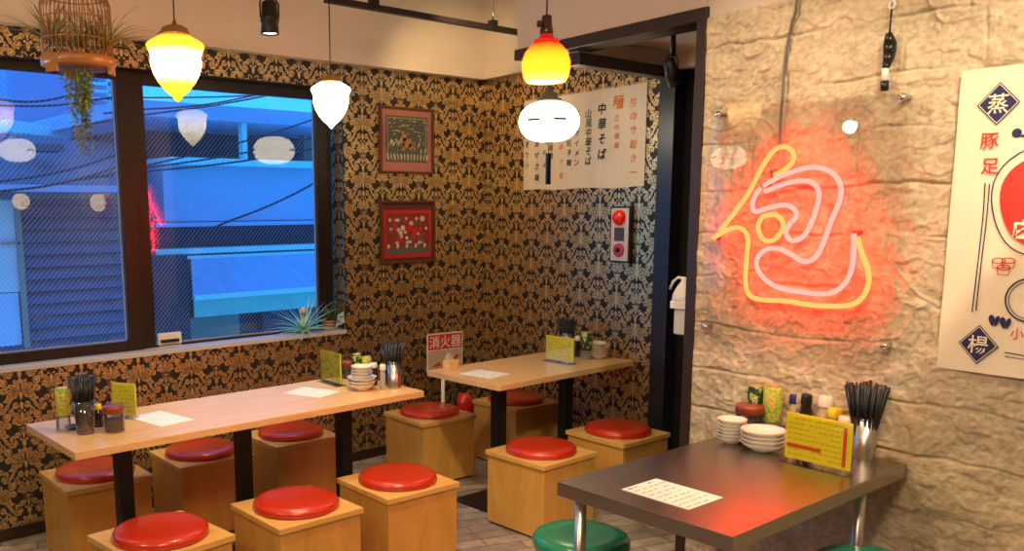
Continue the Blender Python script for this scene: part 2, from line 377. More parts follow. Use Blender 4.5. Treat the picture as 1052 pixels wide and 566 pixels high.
# ------------------------------------------------------------------ stone wall (right)
def stone_mat():
    m = bpy.data.materials.new('rough_stone_plaster'); m.use_nodes = True; nt = m.node_tree; N = nt.nodes; Lk = nt.links; b = N['Principled BSDF']
    tc = N.new('ShaderNodeTexCoord')
    n1 = N.new('ShaderNodeTexNoise'); n1.inputs['Scale'].default_value = 2.6; n1.inputs['Detail'].default_value = 9; n1.inputs['Roughness'].default_value = .65
    n2 = N.new('ShaderNodeTexNoise'); n2.inputs['Scale'].default_value = 45; n2.inputs['Detail'].default_value = 6
    for n in (n1, n2): Lk.new(tc.outputs['Object'], n.inputs['Vector'])
    cr = N.new('ShaderNodeValToRGB'); Lk.new(n1.outputs[0], cr.inputs[0])
    cr.color_ramp.elements[0].position = .32; cr.color_ramp.elements[0].color = (.44, .345, .225, 1)
    cr.color_ramp.elements[1].position = .66; cr.color_ramp.elements[1].color = (.68, .56, .385, 1)
    mx = N.new('ShaderNodeMix'); mx.data_type = 'RGBA'; mx.blend_type = 'OVERLAY'; mx.inputs[0].default_value = .5
    Lk.new(cr.outputs[0], mx.inputs[6]); Lk.new(n2.outputs[0], mx.inputs[7]); Lk.new(mx.outputs[2], b.inputs['Base Color'])
    b.inputs['Roughness'].default_value = .6; b.inputs['Specular IOR Level'].default_value = .35
    n3 = N.new('ShaderNodeTexNoise'); n3.inputs['Scale'].default_value = 48; n3.inputs['Detail'].default_value = 10; n3.inputs['Roughness'].default_value = .72; Lk.new(tc.outputs['Object'], n3.inputs['Vector'])
    bp = N.new('ShaderNodeBump'); bp.inputs['Strength'].default_value = .6; bp.inputs['Distance'].default_value = .012; Lk.new(n3.outputs[0], bp.inputs['Height']); Lk.new(bp.outputs[0], b.inputs['Normal'])
    return m
ROWS = [0, .17, .36, .56, .75, .93, 1.12, 1.31, 1.49, 1.66, 1.85, 2.04, 2.22, 2.353]
rj = random.Random(5)
JOINTS = []
for _ in ROWS:
    x = -rj.random()*.3; r = []
    while x < 2.6: r.append(x); x += .22+rj.random()*.38
    JOINTS.append(r)
BLK = {}
def stone_h(s, z):
    n = noise.noise
    h = .008*n(Vector((s*2.2, z*2.8, 1)))+.0045*n(Vector((s*7, z*9, 4)))+.0034*n(Vector((s*20, z*24, 9)))+.0028*n(Vector((s*50, z*50, 2)))+.0014*n(Vector((s*95, z*95, 12)))
    zz = z+.022*n(Vector((s*3.1, z*2.2, 7)))+.008*n(Vector((s*13, z*9, 3)))
    k = 0
    while k < len(ROWS)-2 and zz > ROWS[k+1]: k += 1
    d = min(abs(zz-ROWS[k]), abs(zz-ROWS[k+1])) if ROWS[k] > 0 else abs(zz-ROWS[k+1])
    mk = min(1, max(0, .35+2.2*n(Vector((s*2.9, z*5.5, 20)))))
    h -= .017*mk*math.exp(-(d/.0042)**2)
    ss = s+.014*n(Vector((s*6, z*8, 30)))
    ji = min(range(len(JOINTS[k])), key=lambda q: abs(ss-JOINTS[k][q])); dj = abs(ss-JOINTS[k][ji])
    mj = min(1, max(0, .30+1.6*n(Vector((s*2, z*3, 40)))))
    h -= .011*mj*math.exp(-(dj/.005)**2)
    bi = sum(1 for q in JOINTS[k] if q < ss)
    if (k, bi) not in BLK: r_ = random.Random(k*97+bi); BLK[(k, bi)] = (r_.uniform(-.004, .005), r_.uniform(-.02, .02), r_.uniform(-.02, .03))
    o, gx, gz = BLK[(k, bi)]; fade = min(1, d/.012)*min(1, dj/.012)
    h += fade*(o+gz*(zz-(ROWS[k]+ROWS[k+1])/2))
    for f, sd, th, am in ((2.3, 50, .018, .0075), (3.9, 150, .022, .005), (1.6, 250, .010, .006)):
        r1 = n(Vector((s*f+z*.9, z*f-s*.5, sd)))+.22*n(Vector((s*f*4, z*f*4, sd+1)))
        m2 = min(1, max(0, .15+2.0*n(Vector((s*1.9, z*1.9, sd+10)))))
        h += am*m2*math.exp(-(r1/th)**2)+ (.0035 if r1 > 0 else 0)*m2
    fl = n(Vector((s*9, z*14, 90)))+.3*n(Vector((s*30, z*40, 91)))
    if fl > .10: h += .0045*min(1, (fl-.10)/.03)
    if fl < -.25: h -= .003*min(1, (-.25-fl)/.03)
    return h
w = MB()
ns, nz_ = 500, 520; S1 = 2.25; ZT = 2.35
vs = []
for j in range(nz_+1):
    z = ZT*j/nz_
    for i in range(ns+1):
        s = S1*i/ns
        e = min(1, s/.02)
        o = (stone_h(s, z)+.004)*e
        if s < .001: o = -.03
        vs.append((s, -o, z))
fs = [(j*(ns+1)+i, j*(ns+1)+i+1, (j+1)*(ns+1)+i+1, (j+1)*(ns+1)+i) for j in range(nz_) for i in range(ns)]
w.add(vs, fs, 0, True)
w.box(.002, .02, 0, 5.6, .16, ZC, 0)
w.box(S1, 0, 0, 5.6, .05, ZT, 0)
w.box(-.002, .0045, ZT-.004, 5.6, .16, ZC, 1)
st = w.make('wall_right', [stone_mat(), CREAM], loc=(KO[0], KO[1], 0), rot=(0, 0, RG)); struct(st)
MK = Matrix.Translation((KO[0], KO[1], 0)) @ Matrix.Rotation(RG, 4, 'Z')
# orange-lit plaster bulkhead over the opening, dark beam and post
w = MB(); w.box(-1.155, .0, 2.392, .0, .13, ZC, 0, MK); struct(w.make('trim_3', CREAM))
w = MB(); w.box(-1.165, -.012, 2.342, .012, .145, 2.394, 0, MK); struct(w.make('beam_front', DARKW, bevel=.003))
w = MB(); w.box(-.035, -.014, 0, .010, .12, 2.342, 0, MK); struct(w.make('trim_4', DARKW, bevel=.002))
# header beam and panel above the passage
w = MB(); w.box(3.43, 2.86, 2.275, 4.30, 2.935, 2.332); struct(w.make('beam_passage', DARKW, bevel=.003))
w = MB(); w.box(3.44, 2.875, 2.332, 4.30, 2.93, 2.52); struct(w.make('trim_5', CREAM))
w = MB(); w.box(3.42, 1.2, 2.412, 5.9, 2.875, 2.5, 0); struct(w.make('ceiling_passage', CREAM))
w = MB(); w.box(4.222, 2.862, 0, 4.33, 2.962, 2.28); struct(w.make('trim_6', mat('charcoal_gloss_paint', (.014, .016, .028), .35, 0, .1, 10), bevel=.003))
w = MB(); w.box(4.20, 1.3, 2.327, 4.28, 2.86, 2.412); struct(w.make('trim_7', CREAM))
w = MB(); w.box(4.33, 2.80, 0, 5.9, 2.92, 2.5); w.box(5.8, 1.2, 0, 5.9, 2.8, 2.5); w.box(3.45, 1.2, 0, 5.8, 1.3, 2.5)
struct(w.make('wall_passage', DARKPASS))

# ------------------------------------------------------------------ windows
WP = 4.59
def P59(px, py): return onY(px, py, WP)
FR = mat('dark_bronze_aluminium', (.022, .016, .013), .35, .4, .2, 20)
PANE = clear('wired_glass', (.93, .96, 1.0), .075, 0, wires=True)
def window(n, x0, x1, z0, z1, fl, fr_, fb, ft, dy):
    w = MB(); y0, y1 = WP-.03+dy, WP+.012+dy
    w.box(x0, y0, z0, x0+fl, y1, z1); w.box(x1-fr_, y0, z0, x1, y1, z1)
    w.box(x0+fl, y0, z0, x1-fr_, y1, z0+fb); w.box(x0+fl, y0, z1-ft, x1-fr_, y1, z1)
    r = struct(w.make('window_%d' % n, FR, bevel=.003))
    g = MB(); g.add([(x0+fl, WP+dy, z0+fb), (x1-fr_, WP+dy, z0+fb), (x1-fr_, WP+dy, z1-ft), (x0+fl, WP+dy, z1-ft)], [(0, 1, 2, 3)])
    p = g.make('pane', PANE, r)
    g2 = MB(); e = .006
    for a in ((x0+fl, x0+fl+e, z0+fb, z1-ft), (x1-fr_-e, x1-fr_, z0+fb, z1-ft), (x0+fl, x1-fr_, z0+fb, z0+fb+e)):
        g2.box(a[0], WP-.006+dy, a[2], a[1], WP+.004+dy, a[3])
    g2.make('glazing_gasket', mat('grey_gasket', (.35, .37, .42), .5), r)
    return r
window(1, .24, 1.905, wz0+.012, wz1, .06, .085, .055, .045, -.012)
wr = window(2, 1.905, 3.16, wz0+.012, wz1, .077, .10, .012, .06, .018)
lt = MB(); lx, lz = P59(160, 343); lx2, lz2 = P59(186, 356)
lt.box(lx+.01, WP-.012, lz2+.005, lx2, WP+.01, lz, 0); lt.box(lx+.02, WP-.03, (lz+lz2)/2-.008, lx2-.02, WP-.01, (lz+lz2)/2+.008, 1)
lt.make('latch', [WHITEPL, BLACKM], wr, bevel=.002)
w = MB(); w.box(wx0, WY-.012, wz0-.012, wx1, WY+.13, wz0+.012)
struct(w.make('window_sill', mat('sill_paint', (.55, .57, .60), .4, 0, .05), bevel=.002))

# ------------------------------------------------------------------ outside, in blue dusk
def ebox(mb, px0, py0, px1, py1, Y, dep, mi=0):
    x0, z0 = onY(px0, (py0+py1)/2, Y)[0], onY((px0+px1)/2, py1, Y)[1]
    x1, z1 = onY(px1, (py0+py1)/2, Y)[0], onY((px0+px1)/2, py0, Y)[1]
    mb.box(x0, Y, z0, x1, Y+dep, z1, mi)
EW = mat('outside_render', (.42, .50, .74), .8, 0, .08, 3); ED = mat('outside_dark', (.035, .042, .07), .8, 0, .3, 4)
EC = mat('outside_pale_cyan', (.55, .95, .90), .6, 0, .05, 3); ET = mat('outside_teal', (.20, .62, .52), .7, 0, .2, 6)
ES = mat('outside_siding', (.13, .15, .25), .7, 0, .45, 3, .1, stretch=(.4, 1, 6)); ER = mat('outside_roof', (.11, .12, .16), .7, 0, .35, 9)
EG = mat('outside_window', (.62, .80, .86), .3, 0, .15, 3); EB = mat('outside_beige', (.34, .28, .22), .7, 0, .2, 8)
w = MB(); w.box(-6, WY+.3, -3.1, 14, 22, -3.0); struct(w.make('street', mat('asphalt', (.12, .12, .14), .8, 0, .2, 8)))
t = thing('shop_building', 'blue-lit building across the street with awning and recessed upper gallery', 'building', (0, 0, 0))
YB = 8.4
w = MB(); ebox(w, 168, 172, 420, 226, YB, 3); ebox(w, 140, 224, 420, 250, YB+.25, 2.5, 1); ebox(w, 120, 245, 420, 420, YB+.35, 2.5, 1); ebox(w, 160, 262, 196, 420, YB-.1, .4, 1)
ebox(w, 100, 172, 170, 245, YB+.5, 2.5, 2); w.make('wall', [EW, ED, EW], t)
w = MB(); ebox(w, 130, 128, 420, 172, YB+1.4, 2, 0); ebox(w, 312, 126, 321, 167, YB+.9, .1, 1); w.make('gallery_back', [ED, EB], t)
w = MB(); ebox(w, 130, 112, 420, 127, YB-.1, 3, 0); w.make('eave', EW, t)
w = MB(); ebox(w, 176, 165, 420, 172, YB-.12, 3, 0); w.make('ledge', EC, t)
w = MB(); ebox(w, 249, 122, 254, 168, YB, .08); w.make('post', EC, t)
for a, b in ((227, 231), (252, 257), (259, 262)):
    w = MB(); ebox(w, 160, a, 420, b, YB-.05, .4); w.make('band', EC if a > 227 else EW, t)
ax0, az0 = onY(196, 264, YB); ax1, _ = onY(400, 264, YB); _, az1 = onY(260, 300, YB-.7)
bx0, _ = onY(198, 300, YB-.7); bx1, _ = onY(400, 300, YB-.7)
w = MB(); w.add([(ax0, YB, az0), (ax1, YB, az0), (bx1, YB-.7, az1), (bx0, YB-.7, az1), (ax0, YB, az0-.03), (ax1, YB, az0-.03), (bx1, YB-.7, az1-.03), (bx0, YB-.7, az1-.03)],
      [(0, 3, 2, 1), (4, 5, 6, 7), (3, 7, 6, 2), (0, 4, 7, 3), (1, 2, 6, 5)])
w.make('awning', mat('awning_cloth', (.33, .58, .78), .8, 0, .18, 3, .05, stretch=(3, .5, 1)), t)
w = MB(); w.box(bx0, YB-.72, az1-.20, bx1, YB-.70, az1-.02); w.make('valance', ET, t)
w = MB(); w.box(bx0, YB-.74, az1-.035, bx1, YB-.69, az1+.01); w.make('awning_bar', EC, t)
w = MB(); ebox(w, 190, 325, 246, 352, YB+.1, .5, 0); ebox(w, 200, 316, 240, 327, YB+.2, .4, 0); w.make('display_shelf', EB, t)
w = MB(); ebox(w, 270, 300, 400, 352, YB+.2, .2, 0); w.make('shutter', ED, t)
# neighbour with plank siding
t = thing('siding_house', 'dark blue house with horizontal plank siding and a bright side window', 'building', (0, 0, 0))
YS = 7.4
w = MB()
x0 = onY(-10, 300, YS)[0]; x1 = onY(133, 300, YS)[0]; zt = onY(70, 200, YS)[1]
zb = -3.0; nb = 40; 
w.box(x0, YS+.03, zb, x1, YS+3, zt)
zz = zt
while zz > .0:
    w.add([(x0, YS-.03, zz-.085), (x1, YS-.03, zz-.085), (x1, YS+.02, zz), (x0, YS+.02, zz), (x0, YS+.03, zz-.085), (x1, YS+.03, zz-.085)], [(0, 1, 2, 3), (0, 4, 5, 1)]); w.box(x0, YS+.0, zz-.092, x1, YS+.03, zz-.084, 1); zz -= .098
w.make('siding', [ES, mat('siding_shadow_line', (.012, .016, .035), .9)], t)  # dark strips between the boards paint in stronger shadow lines
w = MB(); ebox(w, -60, 205, 22, 302, YS-.05, .06); wi = w.make('window', EG, t)
w = MB(); ebox(w, -60, 202, 25, 206, YS-.08, .1); ebox(w, 20, 205, 26, 358, YS-.08, .1); ebox(w, -60, 250, 21, 252, YS-.08, .05); w.make('window_frame', EB, wi)
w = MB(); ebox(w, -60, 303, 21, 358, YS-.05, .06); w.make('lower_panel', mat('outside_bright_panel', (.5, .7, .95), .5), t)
ra = onY(-20, 196, YS-.3); rb_ = onY(140, 196, YS-.3); rc = onY(150, 150, YS+1.8); rd = onY(-20, 135, YS+1.8)
w = MB(); w.add([(ra[0], YS-.3, ra[1]), (rb_[0], YS-.3, rb_[1]), (rc[0], YS+1.8, rc[1]), (rd[0], YS+1.8, rd[1]), (ra[0], YS-.3, ra[1]-.06), (rb_[0], YS-.3, rb_[1]-.06), (rc[0], YS+1.8, rc[1]-.06), (rd[0], YS+1.8, rd[1]-.06)],
      [(0, 1, 2, 3), (7, 6, 5, 4), (0, 4, 5, 1), (1, 5, 6, 2)]); w.make('roof', ER, t)
w = MB(); ebox(w, -20, 190, 140, 197, YS-.36, .08); w.make('gutter', EW, t)
w = MB(); ebox(w, 36, 148, 66, 155, YS+.5, .25); w.make('ridge_roll', ER, t)
t = thing('balcony_building', 'tall blue building behind the tiled roof with a balcony ladder', 'building', (0, 0, 0))
YT = 12
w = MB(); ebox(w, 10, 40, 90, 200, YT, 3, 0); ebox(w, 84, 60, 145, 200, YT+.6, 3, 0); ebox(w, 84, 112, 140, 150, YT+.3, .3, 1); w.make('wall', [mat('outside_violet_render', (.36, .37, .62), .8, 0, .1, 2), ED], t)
for k in range(5):
    w = MB(); ebox(w, 88, 84+k*8, 113, 87+k*8, YT-.1, .08); w.make('rung', EC, t)
for a in (88, 112): w = MB(); ebox(w, a, 78, a+2, 128, YT-.1, .08); w.make('rail', EC, t)
p = [onY(*q, YT-1.5) for q in ((8, 122), (74, 134), (74, 142), (8, 135))]
w = MB(); w.prism([p[3], p[2], p[1], p[0]], YT-1.5, YT-.2); w.make('canopy', EC, t)
wires = [((145, 100), (335, 92), 9.0), ((145, 118), (335, 84), 7.2), ((150, 170), (335, 118), 7.6), ((145, 176), (335, 150), 7.0), ((235, 227), (340, 178), 6.5), ((145, 112), (260, 98), 8), ((0, 102), (70, 98), 7), ((0, 108), (112, 100), 7.3), ((0, 196), (118, 172), 6.2), ((0, 186), (116, 160), 6.8), ((150, 172), (335, 138), 7.3)]
for i, (a, b, Y) in enumerate(wires):
    xa, za = onY(*a, Y); xb, zb_ = onY(*b, Y); pts = []
    for k in range(13):
        u = k/12*1.6-.3; pts.append((xa+(xb-xa)*u, Y, za+(zb_-za)*u-.25*max(0, u*(1-u))*.5))
    w = MB(); w.tube(pts, .009, 6)
    tag(w.make('overhead_cable', mat('cable_rubber', (.015, .017, .03), .6)), 'black overhead cable slanting across the street outside the windows', 'cable', 'overhead cables outside')

# ------------------------------------------------------------------ box stools with round cushions
def make_stool():
    r = thing('box_stool', 'x', 'stool')
    b = MB(); a = .19
    b.box(-a, -a, .012, a, a, .360); b.box(-a+.01, -a+.01, 0, a-.01, a-.01, .012, 1)
    b.make('body', [BIRCH, DARKW], r, bevel=.002)
    l = MB(); l.box(-.2, -.2, .361, .2, .2, .385); l.make('lid', BIRCHL, r, bevel=.002)
    c = MB(); R = .178
    pr = [(R-.012, .3855), (R-.003, .388), (R, .396), (R-.001, .405), (R-.006, .414), (R-.016, .420), (R-.035, .4235), (R*.6, .426), (R*.3, .427), (.002, .427)]
    c.lathe(pr, seg=56); c.make('cushion', RED, r)
    p = MB(); p.tube([((R-.0015)*math.cos(t*PI/28), (R-.0015)*math.sin(t*PI/28), .392) for t in range(56)], .0022, 6, closed=True); p.make('piping', RED, r)
    return r
ST = [(3.275, 2.925, 0, 'box stool with red cushion before the short table, beside the green round stool'),
      (3.885, 2.915, -2, 'box stool with red cushion by the dark passage frame, right of the short table'),
      (4.045, 3.83, -2, 'box stool with dark red cushion behind the short table against the wallpaper'),
      (3.40, 3.93, -4, 'box stool with red cushion between the two wooden tables, near the fire extinguisher'),
      (2.42, 3.02, -2, 'box stool with bright red cushion, nearest the right end of the long table'),
      (1.88, 3.02, -.5, 'box stool with bright red cushion in front of the middle of the long table'),
      (1.31, 3.07, 5, 'box stool with bright red cushion before the left end of the long table'),
      (1.415, 4.03, -1, 'box stool with dark red cushion behind the left end of the long table'),
      (1.955, 4.03, -2, 'box stool with dark red cushion under the window, behind the middle of the long table'),
      (2.50, 4.05, -2, 'box stool with dark red cushion behind the long table, near its stack of saucers')]
proto = make_stool()
for i, (x, y, a, lab) in enumerate(ST):
    o = proto if i == 0 else copy_tree(proto)
    o.location = (x, y, 0); o.rotation_euler = (0, 0, math.radians(a)); tag(o, lab, 'stool', 'wooden box stools with red cushions')
# green round stools with black legs
def green_stool():
    r = thing('round_stool', 'x', 'stool')
    c = MB(); R = .17
    c.lathe([(R-.02, .415), (R-.004, .420), (R, .432), (R, .446), (R-.006, .458), (R-.022, .466), (R*.6, .469), (.002, .470)], seg=56); c.make('seat', GREEN, r)
    c = MB(); c.lathe([(R-.012, .395), (R-.012, .414)], seg=40); c.make('seat_pan', BLACKM, r)
    for k in range(4):
        a = PI/4+k*PI/2; l = MB(); l.tube([(.10*math.cos(a), .10*math.sin(a), .397), (.15*math.cos(a), .15*math.sin(a), .012)], .011, 10)
        lg = l.make('leg', BLACKM, r); f = MB(); f.lathe([(.014, 0), (.014, .02)], c=(.152*math.cos(a), .152*math.sin(a), 0), seg=12); f.make('rubber_foot', BLKPL, lg)
    g = MB(); g.tube([(.135*math.cos(t*PI/16), .135*math.sin(t*PI/16), .16) for t in range(32)], .006, 8, closed=True); g.make('foot_ring', BLACKM, r)
    return r
gx, gy = onZ(597, 548, .466)
g1 = green_stool(); g1.location = (gx, gy, 0); g1['label'] = 'round green vinyl stool beside the corner leg of the steel table'; g1['group'] = 'round green stools at the steel table'
g2 = copy_tree(g1); hx, hy = onZ(893, 576, .466); g2.location = (hx, hy, 0); g2.rotation_euler = (0, 0, .3)
g2['label'] = 'round green stool barely showing beyond the steel table beside the stone wall'

# ------------------------------------------------------------------ tables
def wood_table(name, label, x0, x1, y0, y1, poles, seedrot=0):
    r = thing(name, label, 'table', ((x0+x1)/2, (y0+y1)/2, 0))
    hx_, hy_ = (x1-x0)/2, (y1-y0)/2
    b = MB(); b.box(-hx_, -hy_, .688, hx_, hy_, .719); tp = b.make('tabletop', MAPLE, r, bevel=.002)
    for px, py in poles:
        q = MB(); q.box(px-.031, py-.031, .012, px+.031, py+.031, .688); pl = q.make('pole', BLACKM, r, bevel=.003)
        q = MB(); q.box(px-.12, py-.12, .676, px+.12, py+.12, .688); q.make('mounting_plate', BLACKM, pl)
        q = MB(); q.box(px-.175, py-.175, .0, px+.175, py+.175, .012); q.make('foot_plate', BLACKM, r, bevel=.004)
    return r
T1 = (1.06, 2.755, 3.225, 3.81); T2 = (3.125, 4.235, 3.07, 3.63)
wood_table('long_table', 'long pale wooden table on black poles below the windows', *T1, [(-.565, -.02), (-.005, -.02), (.555, -.02)])
wood_table('short_table', 'short pale wooden table on black poles against the wallpapered back wall', 3.125, 4.228, 3.075, 3.63, [(-.32, -.045), (.26, -.02)])
# steel table
sx0, sx1, sy0, sy1 = 2.125, 3.2, 1.192, 1.822
t = thing('steel_table', 'stainless steel table reflecting red neon, set against the stone wall', 'table', ((sx0+sx1)/2, (sy0+sy1)/2, 0), math.radians(-1.2))
hx_, hy_ = (sx1-sx0)/2, (sy1-sy0)/2
b = MB(); b.box(-hx_, -hy_, .674, hx_, hy_, .72); b.make('tabletop', STEELT, t, bevel=.003)
for a, c in ((-1, 1), (1, 1), (1, -1), (-1, -1)):
    b = MB(); b.tube([(a*(hx_-.055)-(0 if a < 0 else .16), c*(hy_-.055), .674), (a*(hx_-.055)-(0 if a < 0 else .16), c*(hy_-.055), .02)], .019, 20)
    lg = b.make('leg', CHROME if 0 else STEEL, t)
    b = MB(); b.lathe([(.022, 0), (.022, .03)], c=(a*(hx_-.055)-(0 if a < 0 else .16), c*(hy_-.055), 0), seg=16); b.make('foot_cap', BLKPL, lg)
TZ = .7195; SZ = .7205

# ------------------------------------------------------------------ table things
def at_table(px, py, z=.72): return onZ(px, py, z)
def sheet(corners, label, inks, z):
    P_ = [np.array(onZ(*c, .72)) for c in corners]     # back-left, back-right, front-right, front-left
    c = sum(P_)/4; ux = ((P_[1]-P_[0])+(P_[2]-P_[3]))/2; uy = ((P_[0]-P_[3])+(P_[1]-P_[2]))/2
    wd, hg = np.hypot(*ux), np.hypot(*uy); a = math.atan2(ux[1], ux[0])
    b = MB(); b.box(-wd/2, -hg/2, 0, wd/2, hg/2, .0012)
    rr = random.Random(int(c[0]*1000))
    rows = 9
    for k in range(rows):
        y = hg/2-.015-(hg-.03)*k/(rows-1); x = -wd/2+.012; mi = 1+(k % 3 == 1)*(1 if len(inks) > 1 else 0)
        th = .0035 if k else .006
        while x < wd/2-.03:
            l = .006+rr.random()*.022
            if rr.random() < .8: b.add([(x, y-th/2, .0016), (x+l, y-th/2, .0016), (x+l, y+th/2, .0016), (x, y+th/2, .0016)], [(0, 1, 2, 3)], mi)
            x += l+.004+rr.random()*.01
    o = b.make('paper_menu', [PAPER]+inks, loc=(float(c[0]), float(c[1]), z), rot=(0, 0, a)); tag(o, label, 'menu sheet')
sheet([(137, 427), (168, 422), (196, 431), (160, 440)], 'printed paper sheet lying on the long table near the glass jar', [BLUEI, GREYI], TZ)
sheet([(298, 402), (319, 396.5), (343, 403), (321, 410.5)], 'printed paper sheet on the long table before the yellow-green menu card', [BLUEI, GREYI], TZ)
sheet([(475, 383), (495, 379), (520, 384.5), (499, 390)], 'printed paper sheet on the short table beside the small wooden box', [BLUEI, GREYI], TZ)
sheet([(640, 502.5), (676, 491.5), (741, 512), (706, 524.5)], 'printed paper sheet lying on the steel table', [INK, REDI], SZ)

def card(pl, pr, h, label, m, z, style, off=0.0):
    """an upright menu card in a clear stand: pl, pr are the bottom corners on the table"""
    a = np.array(pl); b_ = np.array(pr); c = (a+b_)/2; d = b_-a; wd = float(np.hypot(*d)); an = math.atan2(d[1], d[0])
    r = thing('menu_card', label, 'menu card', (float(c[0]), float(c[1]), z), an)
    b = MB(); y = -.002; b.box(-wd/2, y, .012, wd/2, -y, h)
    rr = random.Random(int(wd*1e4)); n = 7 if style == 'a' else 8
    for k in range(n):
        zz = h-.018-(h-.045)*k/(n-1); x = -wd/2+.01
        while x < wd/2-(.035 if style == 'b' else .02):
            l = .006+rr.random()*.014
            if rr.random() < (.8 if style == 'b' else .65): b.flat([(x, zz), (x+l, zz), (x+l, zz+.0035), (x, zz+.0035)], y-.0006, 1)
            x += l+.005
    if style == 'b':
        b.flat([(-wd/2+.006, h*.30), (wd*.06, h*.30), (wd*.06, h*.375), (-wd/2+.006, h*.375)], y-.001, 2)
        b.flat([(wd/2-.028, .02), (wd/2-.016, .02), (wd/2-.016, h-.018), (wd/2-.028, h-.018)], y-.001, 2)
    b.make('card', [m, mat('olive_ink', (.60, .50, .02), .6), mat('vermilion_ink', (.75, .10, .01), .6)], r)
    s = MB(); s.box(-wd/2-.004, -.03, 0, wd/2+.004, .03, .003); s.box(-wd/2-.002, -.006, .003, wd/2+.002, -.0042, h+.003); s.box(-wd/2-.002, .0042, .003, wd/2+.002, .006, h+.003)
    s.make('stand', STANDP, r)
    return r
card(at_table(330, 391), at_table(350.5, 397), .165, 'yellow-green menu card standing on the long table near its right end', LIME, TZ, 'a')
card(at_table(561, 370), at_table(589, 374.5), .150, 'yellow menu card standing on the short table against the wallpapered wall', LIME, TZ, 'a')
card(at_table(806, 472), at_table(873, 488), .172, 'large yellow menu card with red bands on the steel table', YELLOW, SZ, 'b')
card((1.395, 3.70), (1.455, 3.60), .150, 'small yellow-green menu card behind the tumbler of chopsticks, long table', LIME, TZ, 'a')

def jar(px, py, R, h, label, z, lidm):
    x, y = at_table(px, py)
    r = thing('condiment_jar', label, 'jar', (x, y, z))
    b = MB(); b.lathe([(R*.9, .0), (R, .006), (R, h*.62), (R*.97, h*.72)], seg=36, cap=False); b.lathe([(R*.88, .001), (R*.88, .006)], seg=36)
    b.make('glass', CLEARP if 0 else TUMB, r)
    b = MB(); b.lathe([(R*.86, .012), (R*.9, .02), (R*.9, h*.5), (R*.6, h*.53)], seg=32); b.make('chili_sauce', ramp_mat('chili_sauce', [(.0, (.03, .008, .003)), (.5, (.12, .03, .008)), (.7, (.3, .10, .03))], 60), r)
    b = MB(); b.lathe([(R*.98, h*.70), (R*1.07, h*.72), (R*1.07, h*.93), (R*.98, h), (R*.3, h)], seg=36); b.make('lid', lidm, r)
LIDB = mat('red_brown_lid', (.23, .045, .018), .35, 0, .1, coat=.3)
jar(118, 443, .040, .108, 'glass jar of dark chili with red-brown lid beside the chopstick tumbler', TZ, LIDB)
jar(357, 388, .038, .092, 'jar with red-brown lid between yellow-green menu card and saucers, long table', TZ, LIDB)
jar(769, 446, .050, .118, 'jar with red-brown lid behind the bowls on the steel table', SZ, LIDB)

CANG = ramp_mat('green_can_print', [(0, (.03, .09, .03)), (.42, (.02, .03, .015)), (.52, (.25, .42, .10)), (.62, (.75, .72, .35)), (.68, (.04, .10, .03))], 42)
CANY = ramp_mat('yellow_can_print', [(0, (.62, .62, .06)), (.42, (.30, .50, .08)), (.52, (.80, .70, .10)), (.60, (.78, .25, .05)), (.66, (.65, .66, .12))], 42)
def can(x, y, z, R, h, m, label, cup=0.0):
    if cup:
        c = MB(); c.lathe([(R*1.12, 0), (R*.98, cup)], seg=32, cap=False); c.lathe([(R*.98, cup-.002), (R*.98, cup)], seg=32)
        tag(c.make('plastic_cup', CLEARP, loc=(x, y, z)), label[1], 'cup')
        z += cup
    r = thing('drink_can', label[0], 'can', (x, y, z+.0005))
    b = MB(); b.lathe([(R*.8, 0), (R, .006), (R, h-.010), (R*.9, h-.002)], seg=36, cap=False); b.make('body', m, r)
    b = MB(); b.lathe([(R*.9, h-.002), (R*.92, h), (R*.88, h), (R*.86, h-.004), (.001, h-.004)], seg=36, cap=False); b.make('rim', mat('gold_can_rim', (.72, .62, .25), .3, .8), r)
x, y = at_table(66, 442); can(x, y, TZ, .027, .115, CANY, ('yellow-green patterned can on an upturned cup, left end of the long table', 'upturned clear cup carrying a yellow-green can, left end of long table'), .062)
x, y = at_table(367, 392); can(x, y, TZ, .025, .095, CANG, ('green patterned can behind the saucers on the long table', 'clear cup under the green can behind the saucers on the long table'), .05)
x, y = at_table(377, 393); can(x, y, TZ, .025, .085, CANY, ('yellow-green can just behind the saucers on the long table', 'clear cup under the yellow-green can behind the saucers, long table'), .05)
x, y = 4.075, 3.30; can(x, y, TZ, .036, .105, CANG, ('green patterned can behind the saucers on the short table', 'clear cup under the green can on the short table'), .052)
x, y = at_table(775, 443); can(x, y, SZ, .033, .138, CANG, ('dark green patterned can behind the lidded jar on the steel table', 'clear cup under the dark green can on the steel table'), .045)
x, y = at_table(792, 447); can(x, y, SZ, .036, .140, CANY, ('yellow-green and orange can behind the plates on the steel table', 'clear cup under the yellow-green can on the steel table'), .055)

def bottle(x, y, z, R, h, bm, cm, label, neck=.5, capn='cap'):
    r = thing('seasoning_bottle', label, 'bottle', (x, y, z))
    b = MB(); b.lathe([(R*.95, 0), (R, .004), (R, h*.6), (R*.85, h*.68), (R*neck, h*.76), (R*neck, h*.8)], seg=28); b.make('body', bm, r)
    b = MB(); b.lathe([(R*neck*1.15, h*.78), (R*neck*1.2, h*.80), (R*neck*1.1, h*.97), (R*neck*.9, h), (.001, h)], seg=24); b.make(capn, cm, r)
SOY = mat('soy_bottle', (.018, .007, .004), .15, 0, .1, coat=.6); BLCAP = mat('blue_cap', (.02, .03, .22), .35); YCAP = mat('yellow_cap', (.85, .62, .02), .35)
BEI = mat('spice_beige', (.55, .42, .25), .4); WCAP = mat('white_cap', (.80, .72, .62), .35); OCAP = mat('orange_cap', (.75, .28, .03), .4)
x, y = at_table(102, 438); bottle(x, y, TZ, .021, .095, SOY, YCAP, 'soy sauce bottle with yellow cap behind the chili jar, long table', .6)
